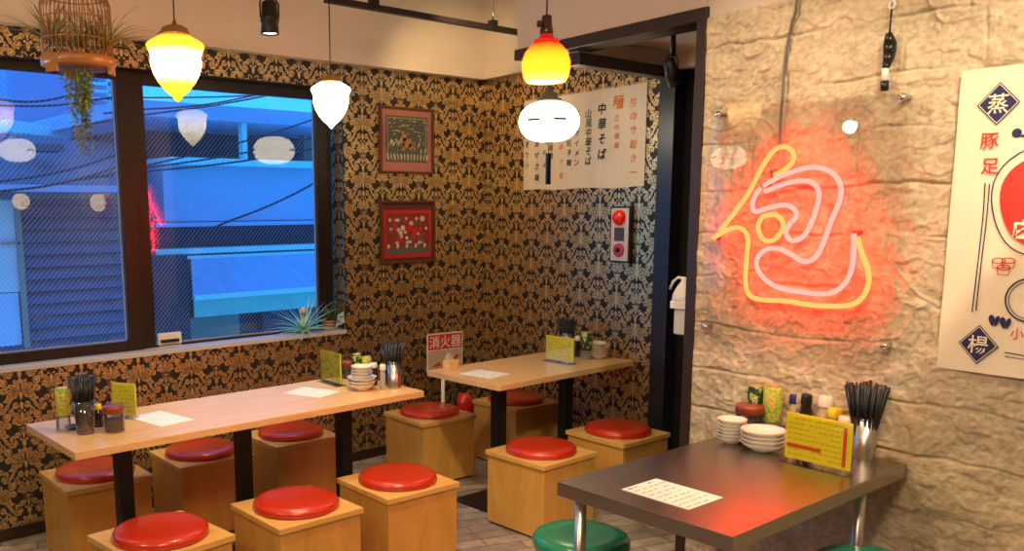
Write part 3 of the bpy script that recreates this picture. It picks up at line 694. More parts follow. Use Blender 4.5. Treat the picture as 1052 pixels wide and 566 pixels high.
bottle(2.60, 3.52, TZ, .018, .085, BEI, YCAP, 'small bottle with yellow cap behind the saucers, long table', .8)
bottle(2.655, 3.50, TZ, .021, .115, SOY, WCAP, 'dark bottle with tall white cap behind the saucers, long table', .85)
bottle(2.72, 3.46, TZ, .019, .112, SOY, BLCAP, 'dark bottle with blue cap beside the steel chopstick holder, long table', .7)
bottle(2.625, 3.385, TZ, .014, .125, mat('clear_grey', (.4, .4, .4), .2), WHITEPL, 'slim shaker with white top before the steel chopstick holder, long table', 1.0)
bottle(4.09, 3.375, TZ, .020, .125, SOY, WCAP, 'dark bottle with white cap behind the yellow menu card, short table', .85)
bottle(4.13, 3.34, TZ, .018, .120, BEI, WCAP, 'pale bottle between menu card and green can, short table', .7)
bottle(3.265, 1.628, SZ, .020, .165, BEI, BLCAP, 'spice bottle with blue cap behind the large yellow menu card', .8)
x, y = at_table(826, 452); bottle(x, y, SZ, .023, .178, SOY, BLKPL, 'soy sauce bottle with black cap behind the large yellow menu card', .75)
x, y = at_table(845, 456); bottle(x, y, SZ, .027, .182, BEI, WCAP, 'bottle with big white cap behind the large yellow menu card', .85)
x, y = at_table(856, 461); bottle(x, y, SZ, .027, .152, BEI, YCAP, 'short bottle with yellow cap behind the large yellow menu card', .9)
x, y = at_table(867, 467); bottle(x, y, SZ, .024, .140, BEI, WCAP, 'short bottle with pale cap beside the steel holder, steel table', .95)

def bowl_prof(R, h): return [(R*.42, 0), (R*.45, .002), (R*.55, h*.25), (R*.85, h*.62), (R*.99, h*.97), (R, h), (R*.97, h), (R*.83, h*.72), (R*.5, h*.38), (.001, h*.33)]
ORD = ['lowest', 'second from the bottom', 'third from the bottom', 'fourth from the bottom', 'fifth from the bottom', 'sixth from the bottom', 'seventh from the bottom']
def stack(x, y, z, items, kind, where, grp, tilt=()):
    zz = z
    for k, (R, h, st, dx) in enumerate(items):
        b = MB(); b.lathe(bowl_prof(R, h), seg=44)
        pos = 'topmost' if k == len(items)-1 else ORD[k]
        o = b.make(kind, WHITE, loc=(x+dx, y, zz)); tag(o, 'white %s, %s in %s' % (kind, pos, where), kind, grp)
        if k in tilt: o.rotation_euler = (.06, -.05, 0)
        zz += st
x, y = at_table(751, 455); stack(x, y, SZ, [(.054, .026, .0135, 0)]*6, 'bowl', 'the small stack on the steel table', 'small bowls on the steel table')
x, y = at_table(783, 463); stack(x, y, SZ, [(.078, .034, .0155, 0)]*4, 'plate', 'the wider stack on the steel table', 'wide plates on the steel table')
x, y = at_table(372, 400.5); stack(x, y, TZ, [(.064, .034, .018, 0), (.071, .032, .018, 0), (.073, .032, .018, 0), (.055, .026, .014, .0), (.055, .026, .014, .0), (.053, .026, .0135, 0), (.054, .026, .014, 0)], 'saucer', 'the long table stack', 'saucers on the long table')
x, y = at_table(615, 368); stack(x, y, TZ, [(.058, .03, .016, 0), (.062, .03, .016, 0), (.064, .03, .016, .004), (.060, .03, .022, 0), (.048, .026, .014, -.005)], 'saucer', 'the short table stack', 'saucers on the short table', (4,))
# chopstick holders
def sticks(x, y, z, hr, n, top_r, L, r0, label, grp, seed):
    rr = random.Random(seed)
    for k in range(n):
        a = 2*PI*k/n*2.4+rr.random()*.4; q = math.sqrt((k+.6)/n); bx, by = .45*r0*q*math.cos(a), .45*r0*q*math.sin(a); tx, ty = top_r*q*math.cos(a), top_r*q*math.sin(a)
        l = L*(.96+.06*rr.random())
        b = MB(); b.tube([(bx, by, .004), (tx, ty, l)], .0042, 6, taper=(.6, 1.15))
        o = b.make('chopstick', BLKPL, loc=(x, y, z)); tag(o, label, 'chopstick', grp)
tx_, ty_ = at_table(88, 445)
b = MB(); b.lathe([(.030, 0), (.034, .005), (.041, .135), (.039, .135), (.0325, .012), (.001, .010)], seg=36, cap=False)
tag(b.make('tumbler', TUMB, loc=(tx_, ty_, TZ)), 'clear glass tumbler holding black chopsticks at the left end of the long table', 'tumbler')
sticks(tx_, ty_, TZ+.012, .027, 30, .060, .222, .036, 'black chopstick standing in the glass tumbler, long table', 'black chopsticks in the glass tumbler', 1)
def steel_holder(x, y, z, R, h, label):
    r = thing('chopstick_holder', label, 'holder', (x, y, z))
    b = MB(); b.lathe([(R, 0), (R, h), (R*.94, h), (R*.94, .004), (.001, .004)], seg=40, cap=False); b.make('cup', STEEL, r)
    b = MB(); b.lathe([(R*1.02, h-.006), (R*1.06, h-.003), (R*1.02, h)], seg=40, cap=False); b.make('rolled_rim', CHROME, r)
x, y = at_table(405, 398); steel_holder(x, y, TZ, .034, .135, 'steel cylinder of black chopsticks at the right end of the long table')
sticks(x, y, TZ+.006, .034, 34, .064, .220, .036, 'black chopstick standing in the steel cylinder, long table', 'black chopsticks in the long table steel holder', 2)
x, y = 4.09, 3.46; steel_holder(x, y, TZ, .036, .135, 'steel cylinder of black chopsticks behind the menu card, short table')
sticks(x, y, TZ+.006, .034, 28, .066, .215, .036, 'black chopstick standing behind the menu card on the short table', 'black chopsticks on the short table', 3)
x, y = at_table(887, 470); steel_holder(x, y, SZ, .037, .145, 'tall steel cylinder of black chopsticks at the corner of the steel table')
sticks(x, y, SZ+.006, .037, 66, .074, .255, .042, 'black chopstick standing in the steel cylinder, steel table', 'black chopsticks on the steel table', 4)
x, y = at_table(76, 441)
b = MB(); b.lathe([(.02, 0), (.034, .012), (.036, .014), (.03, .010), (.001, .006)], seg=28); tag(b.make('sauce_dish', BLKPL, loc=(x, y+.01, TZ)), 'small black dish half behind the chopstick tumbler', 'dish')
# wooden toothpick box
x, y = at_table(463, 379)
t = thing('wooden_box', 'small pale wooden box with a spoon, on the short table before the red sign', 'box', (x, y, TZ), .1)
b = MB(); a, c, h = .036, .026, .052
b.box(-a, -c, 0, a, c, .006); b.box(-a, -c, .006, a, -c+.006, h); b.box(-a, c-.006, .006, a, c, h); b.box(-a, -c+.006, .006, -a+.006, c-.006, h); b.box(a-.006, -c+.006, .006, a, c-.006, h)
b.make('box', MAPLE, t, bevel=.001)
b = MB(); b.box(-a-.006, -c-.003, h*.68, a+.006, -c, h*.95); b.make('batten', MAPLE, t)
b = MB(); b.tube([(.0, 0, .012), (-.030, 0, .078)], .004, 8); b.make('spoon', MAPLE, t)

# ------------------------------------------------------------------ fire extinguisher and its sign
WOODR = mat('extinguisher_red', (.55, .02, .015), .3, 0, .05, coat=.5)
t = thing('fire_extinguisher', 'red fire extinguisher on the floor between two box stools, below the red sign', 'fire extinguisher', (3.905, 4.17, 0))
b = MB(); b.lathe([(.06, 0), (.066, .01), (.066, .33), (.055, .375), (.03, .40), (.022, .405)], seg=36); b.make('cylinder', WOODR, t)
b = MB(); b.lathe([(.018, .405), (.018, .43)], seg=16); b.box(-.02, -.012, .43, .07, .012, .438); b.box(-.02, -.012, .452, .08, .012, .458); b.make('valve_handle', BLACKM, t)
b = MB(); b.tube([(-.02, 0, .43), (-.06, 0, .42), (-.085, -.01, .36), (-.085, -.01, .15)], .009, 8); b.make('hose', BLKPL, t)
b = MB(); b.lathe([(.0668, .16), (.0668, .27)], seg=36, cap=False); b.make('sticker', mat('label_white', (.7, .7, .68), .5), t)
px_, py_ = 3.785, 4.24
t = thing('sign_stand', 'white pole stand with red and white fire extinguisher sign behind the short table', 'sign', (px_, py_, 0), math.radians(-6))
b = MB(); b.lathe([(.05, 0), (.05, .012), (.02, .02)], seg=32); b.make('base', WHITEPL, t)
b = MB(); b.lathe([(.0125, .012), (.0125, .60)], seg=14); b.make('pole', WHITEPL, t)
b = MB(); sw, z0, z1 = .142, .56, .805
b.box(-sw, -.018, z0, sw, -.012, z1); zr = z1-.105
b.flat([(-sw+.008, zr), (sw-.008, zr), (sw-.008, z1-.008), (-sw+.008, z1-.008)], -.019, 1)
b.text('消火器', .085, 0, (zr+z1-.008)/2, -.0205, 0, bold=.001)
b.flat([(-sw+.008, z0+.01), (sw-.008, z0+.01), (sw-.008, zr-.006), (-sw+.008, zr-.006)], -.019, 2)
b.flat([(-sw+.03, z0+.03), (-.05, z0+.06), (-.03, z0+.03)], -.0205, 1); b.flat([(-.02, z0+.06), (.02, z0+.12), (.10, z0+.05), (.06, z0+.02)], -.0205, 0)
b.flat([(.02, z0+.03), (.09, z0+.10), (.11, z0+.09), (.05, z0+.02)], -.021, 1)
b.make('sign_board', [WHITEPL, REDI, mat('sign_tan', (.52, .42, .30), .6)], t, loc=(.005, 0, 0))

# ------------------------------------------------------------------ pictures on the wallpaper
def L47(px, py): return onY(px, py, WY)
def picture(c4, label, framem, matm, build, seed):
    P_ = [L47(*c) for c in c4]; x0 = (P_[0][0]+P_[3][0])/2; x1 = (P_[1][0]+P_[2][0])/2; z1 = (P_[0][1]+P_[1][1])/2; z0 = (P_[2][1]+P_[3][1])/2
    r = thing('framed_picture', label, 'picture', ((x0+x1)/2, WY-.002, z0)); wd, hg = (x1-x0), (z1-z0); a = wd/2; fw = .015
    b = MB(); b.box(-a, -.024, 0, -a+fw, 0, hg); b.box(a-fw, -.024, 0, a, 0, hg); b.box(-a+fw, -.024, 0, a-fw, 0, fw); b.box(-a+fw, -.024, hg-fw, a-fw, 0, hg)
    b.make('frame', framem, r, bevel=.003)
    b = MB(); b.box(-a+fw, -.010, fw, a-fw, -.001, hg-fw); b.make('mat_board', matm, r)
    b = MB(); ms = build(b, a-fw, hg, fw, random.Random(seed)); b.make('embroidery', ms, r)
    return r
def emb_badge(b, a, hg, fw, rr):
    i = a-.035; z0 = fw+.055; z1 = hg-fw-.04; y = -.0115
    b.box(-i, -.011, z0, i, -.0100, z1, 0)
    k = .012
    for q in (-i+k, i-k-.004): b.flat([(q, z0+k), (q+.004, z0+k), (q+.004, z1-k), (q, z1-k)], y, 1)
    b.flat([(-i+k, z1-k-.004), (i-k, z1-k-.004), (i-k, z1-k), (-i+k, z1-k)], y, 1)
    for j in range(13):
        x = -i+.012+j*(2*i-.03)/12; b.flat(leaf((x+.012, z0+.008), (x-.004+.002*j, z0+.055), .012), y-.0004, 1 if j % 2 else 4)
    for j in range(40):
        x = -i+.02+rr.random()*(2*i-.04); z = z0+.055+rr.random()*.075; b.flat(leaf((x, z), (x+rr.uniform(-.02, .02), z+.03), .012), y-.0006, rr.choice((1, 4, 3)))
    for x, z, ww, hh in ((.0, z0+.12, .045, .032), (-.022, z0+.155, .022, .026), (.03, z0+.10, .02, .02), (-.03, z0+.095, .012, .026)):
        b.flat([(x+ww*math.cos(t_*PI/7), z+hh*math.sin(t_*PI/7)) for t_ in range(14)], y-.001, 2)
    for j in range(34):
        x = rr.uniform(-i+.02, i-.02); z = rr.uniform(z1-.12, z1-.02); b.flat(leaf((x, z), (x+rr.uniform(.01, .03), z+rr.uniform(-.008, .008)), .008), y-.0007, rr.choice((1, 3, 4)))
    return [mat('faded_green_silk', (.10, .105, .085), .8, 0, .3, 60), mat('pale_gold_thread', (.50, .42, .24), .5, .2), mat('tan_thread', (.48, .20, .06), .7), mat('grey_thread', (.26, .28, .25), .7), mat('white_thread', (.6, .57, .48), .6)]
def emb_red(b, a, hg, fw, rr):
    i = a-.012; z0 = fw+.02; z1 = hg-fw-.045; y = -.0115
    b.box(-i, -.011, z0, i, -.0100, z1, 0)
    b.flat([(-i+.02, z0+.07), (i-.02, z0+.07), (i-.02, z1-.02), (-i+.02, z1-.02)], y, 4)
    for j in range(46):
        sgn = 1 if j % 2 else -1; x = sgn*rr.uniform(.01, i-.045); z = rr.uniform(z0+.09, z1-.045); r_ = rr.uniform(.010, .022)
        b.flat([(x+r_*math.cos(t_*PI/4), z+r_*.9*math.sin(t_*PI/4)) for t_ in range(8)], y-.0003-j*.00004, rr.choice((0, 0, 1, 2, 1, 3)))
    for j in range(10):
        x = -i+.03+j*(2*i-.06)/9; b.flat(leaf((x, z0+.06), (x+.01, z0+.09), .022), y-.003, 3 if j % 2 else 2)
    b.flat([(-i+.02, z0+.025), (i-.02, z0+.025), (i-.02, z0+.065), (-i+.02, z0+.065)], y-.001, 3)
    b.flat(leaf((-.03, z0+.10), (.03, z0+.10), .02), y-.004, 2)
    return [mat('red_silk', (.48, .015, .015), .6, 0, .15, 60), mat('pale_thread', (.62, .40, .28), .6), mat('white_thread', (.6, .57, .48), .6), mat('dark_grey_thread', (.09, .10, .10), .7, 0, .4, 120), mat('deep_red_silk', (.22, .02, .02), .7)]
picture([(389, 108), (444, 113), (443, 179.5), (388, 177)], 'upper framed embroidery with pinkish mat and tan beast on grey-green silk', mat('frame_redwood', (.13, .03, .018), .4, 0, .2, 20), mat('pinkish_mat', (.40, .16, .13), .8, 0, .08), emb_badge, 3)
picture([(390, 205), (445, 207), (445, 269), (389, 271)], 'lower framed embroidery with bright red silk and flowers', mat('frame_brownwood', (.10, .035, .014), .4, 0, .2, 20), mat('dark_mat', (.10, .018, .015), .8, 0, .08), emb_red, 5)

# ------------------------------------------------------------------ calligraphy banner on the back wall
s0, _z = onB(538.5, 193.6); s1, _ = onB(664.3, 140); zb0 = 1.712; zb1 = 2.278
bx = thing('calligraphy_banner', 'long cream paper banner of black and orange brush writing on the back wall', 'banner', Bw(0, 0, .004), RG)
b = MB()
n = 24
vs = []
for i in range(n+1):
    s = s0+(s1-s0)*i/n; o = .003+.002*math.sin(i*1.7); vs += [(s, -o, zb0+.004*math.sin(i*.6)), (s, -o, zb1)]
b.add(vs, [(2*i, 2*i+2, 2*i+3, 2*i+1) for i in range(n)])
def column(b, txt, px, py0, py1, size, mi, f=onB, y=-.009, shear=.12, sc=1.0, bold=.0003):
    k = len(txt)
    for i, ch in enumerate(txt):
        s, z = f(px, py0+(py1-py0)*(i+.5)/k); b.text(ch, size*(sc if i else 1.0), s, z, y, mi, shear, bold=bold)
column(b, '昼のサ飯き一', 652, 98, 184, .052, 2)
column(b, '麺', 636.5, 96, 114, .085, 2, bold=.001); column(b, '昼中華麺', 635, 117, 154, .038, 2)
column(b, '中華そば', 620, 104, 166, .068, 1, bold=.001)
column(b, '山風中華そば', 606, 112, 170, .055, 1); column(b, 'ザーサイメン', 594, 112, 172, .046, 1)
column(b, '餃子包子麺', 586, 122, 172, .042, 1); column(b, '全品大盛', 578, 128, 188, .036, 2, bold=.0005)
column(b, '生姜焼麺', 567, 132, 164, .042, 1); column(b, '混ぜ之麺', 553, 142, 188, .042, 1); column(b, '海老ワ汁', 543, 132, 176, .04, 1); column(b, 'ねぎ', 561, 150, 176, .034, 1)
b.make('paper', [mat('banner_paper', (.68, .58, .44), .8, 0, .05, 6), INK, ORANGE], bx)

# ------------------------------------------------------------------ alarm panel
a0, az1_ = onB(631.5, 212); a1, _ = onB(652, 212); _, az0_ = onB(640, 269.5)
t = thing('alarm_panel', 'narrow white alarm panel with red lamp and red bell on the back wall', 'alarm panel', Bw((a0+a1)/2, (az0_+az1_)/2, .002), RG)
hw, hh = (a1-a0)/2, (az1_-az0_)/2
b = MB(); b.box(-hw, -.030, -hh, hw, 0, hh); b.make('back_box', BLACKM, t, bevel=.003)
b = MB(); b.box(-hw+.010, -.034, -hh+.010, hw-.010, -.028, hh-.010); b.make('face_plate', mat('panel_grey', (.62, .56, .54), .5), t, bevel=.002)
b = MB(); M_ = Matrix.Translation((0, -.034, hh*.60)) @ Matrix.Rotation(PI/2, 4, 'X'); b.lathe([(.046, 0), (.044, .012), (.034, .026), (.018, .034), (.002, .036)], seg=36, M=M_)
b.make('lamp', mat('red_lamp_lens', (.75, .008, .005), .15, 0, .05, coat=.8, emit=(1, .02, .01), es=.08), t)
b = MB(); b.box(-.036, -.038, -.036, .036, -.034, .040); b.make('grille', mat('dark_grille', (.06, .06, .07), .5), t)
b = MB(); M_ = Matrix.Translation((0, -.034, -hh*.55)) @ Matrix.Rotation(PI/2, 4, 'X'); b.lathe([(.040, 0), (.040, .006), (.034, .010), (.016, .010)], seg=36, M=M_); b.lathe([(.015, .010), (.013, .016), (.001, .017)], seg=24, mi=1, M=M_)
b.make('bell', [mat('dusty_red', (.45, .06, .10), .4), BLACKM], t)

# ------------------------------------------------------------------ hand sanitiser on the passage jamb
t = thing('soap_dispenser', 'white wall dispenser with lever arm just inside the dark passage', 'dispenser', (3.42, 2.235, 0))
b = MB(); b.box(-.05, -.055, 1.155, .05, .035, 1.19); b.lathe([(.05, 1.19), (.045, 1.22), (.03, 1.25), (.012, 1.275), (.012, 1.29)], seg=24); b.make('holder', WHITEPL, t, bevel=.004)
b = MB(); b.box(-.038, -.04, 1.04, .038, .022, 1.155); b.make('bottle', mat('frosted_white', (.62, .62, .60), .4), t, bevel=.008)
b = MB(); b.tube([(0, -.05, 1.285), (0, .03, 1.29), (0, .055, 1.27), (0, .07, 1.235)], .006, 10); b.make('lever', WHITEPL, t)
b = MB(); b.box(-.03, -.115, 1.05, .03, -.04, 1.26); b.make('bracket', WHITEPL, t)

# ------------------------------------------------------------------ neon sign on its clear panel
def nz(px, py): return onK(730+px/2.832, 130+py/2.832)
NY = [[(35, 325), (65, 305), (100, 293), (123, 300), (136, 325), (134, 365), (131, 400), (129, 450), (138, 484), (170, 500), (250, 505), (330, 517), (420, 518), (460, 502), (484, 465), (486, 420), (468, 370), (455, 320)],
      [(55, 303), (100, 246), (140, 190), (180, 115), (212, 72), (243, 60), (266, 74), (268, 100), (245, 125), (213, 141)],
      [(180, 262), (215, 255), (238, 275), (236, 303), (210, 330), (182, 326), (168, 297), (172, 275), (181, 262)]]
NP = [[(182, 172), (230, 146), (300, 122), (350, 122), (387, 140), (406, 175), (403, 215), (380, 270), (352, 345), (330, 380), (300, 391), (262, 371), (222, 353), (185, 358), (162, 385), (166, 417), (195, 450), (240, 470), (310, 481), (370, 483), (410, 462), (435, 420), (443, 370), (445, 310)],
      [(186, 189), (240, 168), (290, 158), (325, 165), (343, 192), (338, 230), (318, 285), (295, 320), (265, 331), (247, 312), (256, 285), (276, 262), (270, 240), (245, 228), (200, 235), (160, 247), (149, 230), (158, 200), (172, 180)]]
def smooth(pts, k=5):
    P_ = [Vector(p) for p in pts]; out = []
    for i in range(len(P_)-1):
        a = P_[max(i-1, 0)]; b = P_[i]; c = P_[i+1]; d = P_[min(i+2, len(P_)-1)]
        for j in range(k):
            t = j/k; out.append(.5*((2*b)+(c-a)*t+(2*a-5*b+4*c-d)*t*t+(3*b-a-3*c+d)*t**3))
    out.append(P_[-1]); return out
NEY = emis('neon_amber', (1.0, .0185, .0045), 25.0); NEP = emis('neon_rose', (1.0, .0165, .0135), 24.0)
t = thing('neon_sign', 'glowing red, pink and amber neon character on the stone wall', 'neon sign', Kw(0, 0, 0), RG)
for k, L_ in enumerate(NY+NP):
    pts = smooth([(onK(730+p[0]/2.832, 130+p[1]/2.832)[0], -.060-(.004 if k == 2 else 0), onK(730+p[0]/2.832, 130+p[1]/2.832)[1]) for p in L_])
    b = MB(); b.tube(pts, .0088, 10); o = b.make('neon_tube', NEY if k < 3 else NEP, t); o['label'] = 'amber neon tube' if k < 3 else 'rose neon tube'
ENDP = [(35, 325), (182, 170), (446, 308), (206, 132)]
for p in ENDP:
    s, z = nz(*p); b = MB(); b.tube([(s, -.060, z), (s, -.02, z)], .009, 10); b.make('tube_end', mat('red_silicone', (.5, .03, .03), .4), t)
b = MB(); a1_, a2_ = nz(205, 130), nz(186, 172); b.tube([(a1_[0], -.05, a1_[1]), (a1_[0]-.012, -.045, a1_[1]-.03), (a2_[0], -.05, a2_[1])], .003, 6); b.make('lead_wire', BLKPL, t)
t = thing('acrylic_panel', 'clear acrylic panel on four steel bolts carrying the neon sign', 'panel', Kw(0, 0, 0), RG)
pc0, pz1 = .075, 2.0; pc1, pz0 = .875, 1.07
b = MB(); b.box(pc0, -.046, pz0, pc1, -.041, pz1); b.make('sheet', clear('clear_acrylic', (.985, .985, .985), .018, 0.0), t)
for p in ((746, 118), (934.8, 100.7), (732, 335), (916, 354.5)):
    s, z = onK(*p); M_ = Matrix.Translation((s, 0, z)) @ Matrix.Rotation(PI/2, 4, 'X')
    b = MB(); b.lathe([(.009, .004), (.009, .046), (.013, .047), (.013, .054), (.009, .057), (.001, .057)], seg=24, M=M_); b.make('bolt', CHROME, t)

# cable down the wall to the sign
b = MB(); pts = []
for p in ((823, -2), (818, 22), (811, 60), (808.5, 95), (806, 125), (805, 152)):
    s, z = onK(*p); pts.append((s, -.026, z))
pts = [(pts[0][0]+.01, -.012, 2.99)]+pts+[(nz(210, 75)[0], -.045, nz(210, 75)[1])]
b.tube(smooth(pts), .0055, 8)
tag(b.make('power_cable', mat('grey_cable', (.16, .15, .13), .5), loc=Kw(0, 0, 0), rot=(0, 0, RG)), 'grey power cable running down the stone wall to the neon sign', 'cable')
# hanging brush
t = thing('hanging_brush', 'black brush with pale band hanging from a hook on the stone wall', 'brush', Kw(*onK(918, 50), .0), RG)
sb, zb = onK(918, 50)
def bz(px, py): s, z = onK(px, py); return (s-sb, z-zb)
b = MB(); p0 = bz(921, 2); b.tube([(p0[0], .01, p0[1]+.004), (p0[0], -.03, p0[1]+.004)], .004, 8)
b.tube([(p0[0]+.010*math.cos(k*PI/8), -.026, p0[1]-.012+.012*math.sin(k*PI/8)) for k in range(16)], .003, 6, closed=True); b.make('hook', WHITEPL, t)
b = MB(); q = bz(918.5, 36); b.tube([(p0[0], -.026, p0[1]-.022), (q[0], -.03, q[1])], .003, 6); b.make('cord', BLKPL, t)
b = MB(); pts = [bz(918.5, 35), bz(919.5, 46), bz(919, 56), bz(916.5, 66), bz(914.5, 72)]
vs = [(p[0], -.032, p[1]) for p in pts]
for i, (p, r0) in enumerate(zip(vs[:-1], (.010, .021, .019, .014))):
    p2 = vs[i+1]; r1 = (.010, .021, .019, .014, .010)[i+1]; b.tube([p, p2], 1, 12, taper=(r0, r1))
b.make('bristle_wrap', BLKPL, t)
b = MB(); b.tube([(*bz(914.8, 71)[:1], -.032, bz(914.8, 71)[1]), (bz(914.2, 84)[0], -.032, bz(914.2, 84)[1])], .011, 14); b.make('band', WHITEPL, t)
b = MB(); b.tube([(bz(914.2, 84)[0], -.032, bz(914.2, 84)[1]), (bz(913.8, 94)[0], -.032, bz(913.8, 94)[1])], .013, 14); b.make('tip', BLKPL, t)

# ------------------------------------------------------------------ printed poster on the stone wall
t = thing('printed_poster', 'cream paper poster with navy diamonds and red print on the stone wall', 'poster', Kw(0, 0, .024), RG)
b = MB(); ps0, ps1, pzb, pzt = onK(979, 225)[0], onK(979, 225)[0]+.78, 1.068, 2.016
nx, nzz = 44, 50; vs = []
sT = onK(992, 74)[0]; sBt = onK(966, 375)[0]
for j in range(nzz+1):
    for i in range(nx+1):
        z = pzb+(pzt-pzb)*j/nzz; l = sBt+(sT-sBt)*j/nzz; s = l+(ps1-l)*i/nx
        vs.append((s, -.004*noise.noise(Vector((s*7, z*7, 3)))*.7-.0012*noise.noise(Vector((s*20, z*16, 5))), z))
b.add(vs, [(j*(nx+1)+i, j*(nx+1)+i+1, (j+1)*(nx+1)+i+1, (j+1)*(nx+1)+i) for j in range(nzz) for i in range(nx)], 0, True)
PYY = -.0048
def diamond(px, py, R, ch):
    s, z = onK(px, py)
    def rd(R_, c):
        out = []
        for k in range(4):
            a = k*PI/2; 
            for q in (-1, 0, 1):
                u, v = R_*math.cos(a), R_*math.sin(a); tx, tz = -math.sin(a), math.cos(a); d = c*R_
                uu = u-(abs(q)*d*.9)*math.cos(a)+q*d*tx; vv = v-(abs(q)*d*.9)*math.sin(a)+q*d*tz
                out.append((s+uu*.93, z+vv))
        return out
    b.flat(rd(R, .10), PYY, 1); b.flat(rd(R*.93, .10), PYY-.0004, 0); b.flat(rd(R*.88, .10), PYY-.0008, 1)
    b.text(ch, R*.98, s, z, PYY-.0014, 0, bold=.0006)
diamond(1030, 107, .064, '蒸'); diamond(1009, 353, .063, '楊')
for ch, px, py in (('豚', 1021, 145), ('足', 1021.5, 171)):
    s, z = onK(px, py); b.text(ch, .054, s, z, PYY, 2, bold=.0005)
def pline(pts, w, mi):
    pts = [onK(*p) for p in pts]
    for q in ribbon([(p.x, p.y) for p in smooth([(x, z, 0) for x, z in pts])], w, w): b.flat(q, PYY, mi)
pline([(1016.5, 188), (1014, 225), (1009, 270), (1003, 320)], .0035, 1); pline([(1021, 189), (1018, 225), (1012.5, 270), (1007, 318)], .0035, 1)
cs, cz = onK(1082, 206)
b.flat([(cs+.132*math.cos(k*PI/20)*(1+.05*math.sin(3*k*PI/20)), cz+.148*math.sin(k*PI/20)*(1+.06*math.cos(2*k*PI/20))) for k in range(40)], PYY, 2)
ring = [(cs+.155*math.cos(k*PI/20)*(1+.05*math.sin(3*k*PI/20)), cz+.178*math.sin(k*PI/20)*(1+.06*math.cos(2*k*PI/20))) for k in range(41)]
for q in ribbon(ring, .004, .004): b.flat(q, PYY, 1)
s, z = onK(1048, 235); b.text('肉', .06, s+.02, z, PYY-.001, 0, bold=.002)
for px, py in ((1030, 270), (1040, 270), (1035, 277)):
    s, z = onK(px, py); r1 = [(s+.018*math.cos(k*PI/8), z+.008+.008*math.sin(k*PI/8)) for k in range(17)]
    for q in ribbon(r1, .003, .003): b.flat(q, PYY, 2)
    for q in ribbon([(s-.018, z+.008), (s-.015, z-.014), (s+.015, z-.014), (s+.018, z+.008)], .003, .003): b.flat(q, PYY, 2)
cs, cz = onK(1062, 308)
for r_, w_ in ((.066, .005), (.057, .0025)):
    for q in ribbon([(cs+r_*math.cos(k*PI/24), cz+r_*math.sin(k*PI/24)) for k in range(49)], w_, w_): b.flat(q, PYY, 1)
for px, py in ((1025.5, 329), (1037, 331.5)):
    s, z = onK(px, py); b.flat(leaf((s-.003, z-.018), (s-.010, z+.020), .018), PYY, 1); b.flat(leaf((s+.003, z-.018), (s+.012, z+.018), .014), PYY, 1)
s, z = onK(1049, 342); b.text('小', .04, s, z, PYY, 2)
pline([(1036, 361), (1048, 363), (1070, 367)], .003, 1); pline([(1036, 365), (1048, 367), (1070, 371)], .002, 1)
s, z = onK(1049, 137); b.flat([(s+.014*math.cos(k*PI/5), z+.014*math.sin(k*PI/5)) for k in range(10)], PYY, 1); b.flat([(s, z-.01), (s+.06, z-.02), (s+.06, z+.005)], PYY, 1)
b.make('paper', [CREAMP, NAVY, REDI], t)

# ------------------------------------------------------------------ track rails, spotlights, pendants
def rail(x0, x1, y, z, label):
    t = thing('track_rail', label, 'lighting track', (0, y, z))
    b = MB(); b.box(x0, -.017, -.012, x1, .017, .018); b.make('rail', mat('rail_brown_black', (.022, .014, .012), .4, .2), t, bevel=.002)
    return t
t = rail(2.60, 4.2, 3.78, 2.618, 'dark lighting track on rods beneath the ceiling, nearest the back wall')
for x in (2.9, 3.76):
    b = MB(); b.lathe([(.005, .018), (.005, ZC-2.634)], c=(x, 0, 0), seg=10); b.make('rod', CHROME, t)
    b = MB(); b.box(x-.02, -.022, -.006, x+.02, .022, .045); b.make('clamp', BLACKM, t)
t = rail(.6, 2.372, 3.55, 2.565, 'dark lighting track over the long table holding the black spotlight')
for x in (1.2, 2.1):
    b = MB(); b.lathe([(.005, .018), (.005, ZC-2.565)], c=(x, 0, 0), seg=10); b.make('rod', CHROME, t)

def glob(r, z, tip=False): pass
def cordto(r, z0, z1, rad=.003, m=None):
    b = MB(); b.lathe([(rad, z0), (rad, z1)], seg=8); b.make('cord', m or BLKPL, r)
def acorn(loc, s, label, m, ztop, group='acorn pendant lamps above the long table'):
    r = thing('pendant_lamp', label, 'pendant lamp', loc, group=group)
    b = MB(); pr = [(.002, -.142), (.010, -.134), (.018, -.124), (.045, -.100), (.068, -.070), (.084, -.040), (.092, -.012), (.094, .004), (.091, .012), (.093, .030), (.102, .050), (.106, .060), (.100, .070), (.078, .084), (.056, .096), (.050, .100)]
    b.lathe([(a*s, z*s) for a, z in pr], seg=48, cap=False); b.make('glass_shade', m, r)
    b = MB(); b.lathe([(a*s, z*s) for a, z in [(.060, .094), (.062, .102), (.050, .110), (.048, .122), (.030, .132), (.010, .136), (.006, .150)]], seg=36); b.make('brass_cap', BRASS, r)
    cordto(r, .148*s, ztop-loc[2])
    return r
GA = emis('warm_etched_glass', (1, 1, 1), 1.0, [(-.15, (1.5, .62, .02)), (-.085, (3.0, 1.25, .06)), (-.03, (8, 4.5, 1.6)), (.02, (8, 4.2, 1.2)), (.052, (3.0, 1.1, .05)), (.075, (2.2, .9, .04)), (.10, (1.2, .5, .03))])
GB = emis('white_etched_glass', (1, 1, 1), 1.0, [(-.14, (5, 4.1, 2.6)), (0, (11, 9.0, 6.0)), (.09, (4, 3.0, 1.6))])
pA = ray(181, 66)*3.45; acorn((float(pA[0]), float(pA[1]), float(pA[2]+H)+.005), 1.05, 'acorn-shaped pendant lamp glowing yellow, beside the hanging birdcage', GA, ZC)
pB = ray(340, 104)*4.5; acorn((float(pB[0]), float(pB[1]), float(pB[2]+H)), .96, 'acorn-shaped pendant lamp glowing white beside the window edge', GB, 2.634-.012+.005)
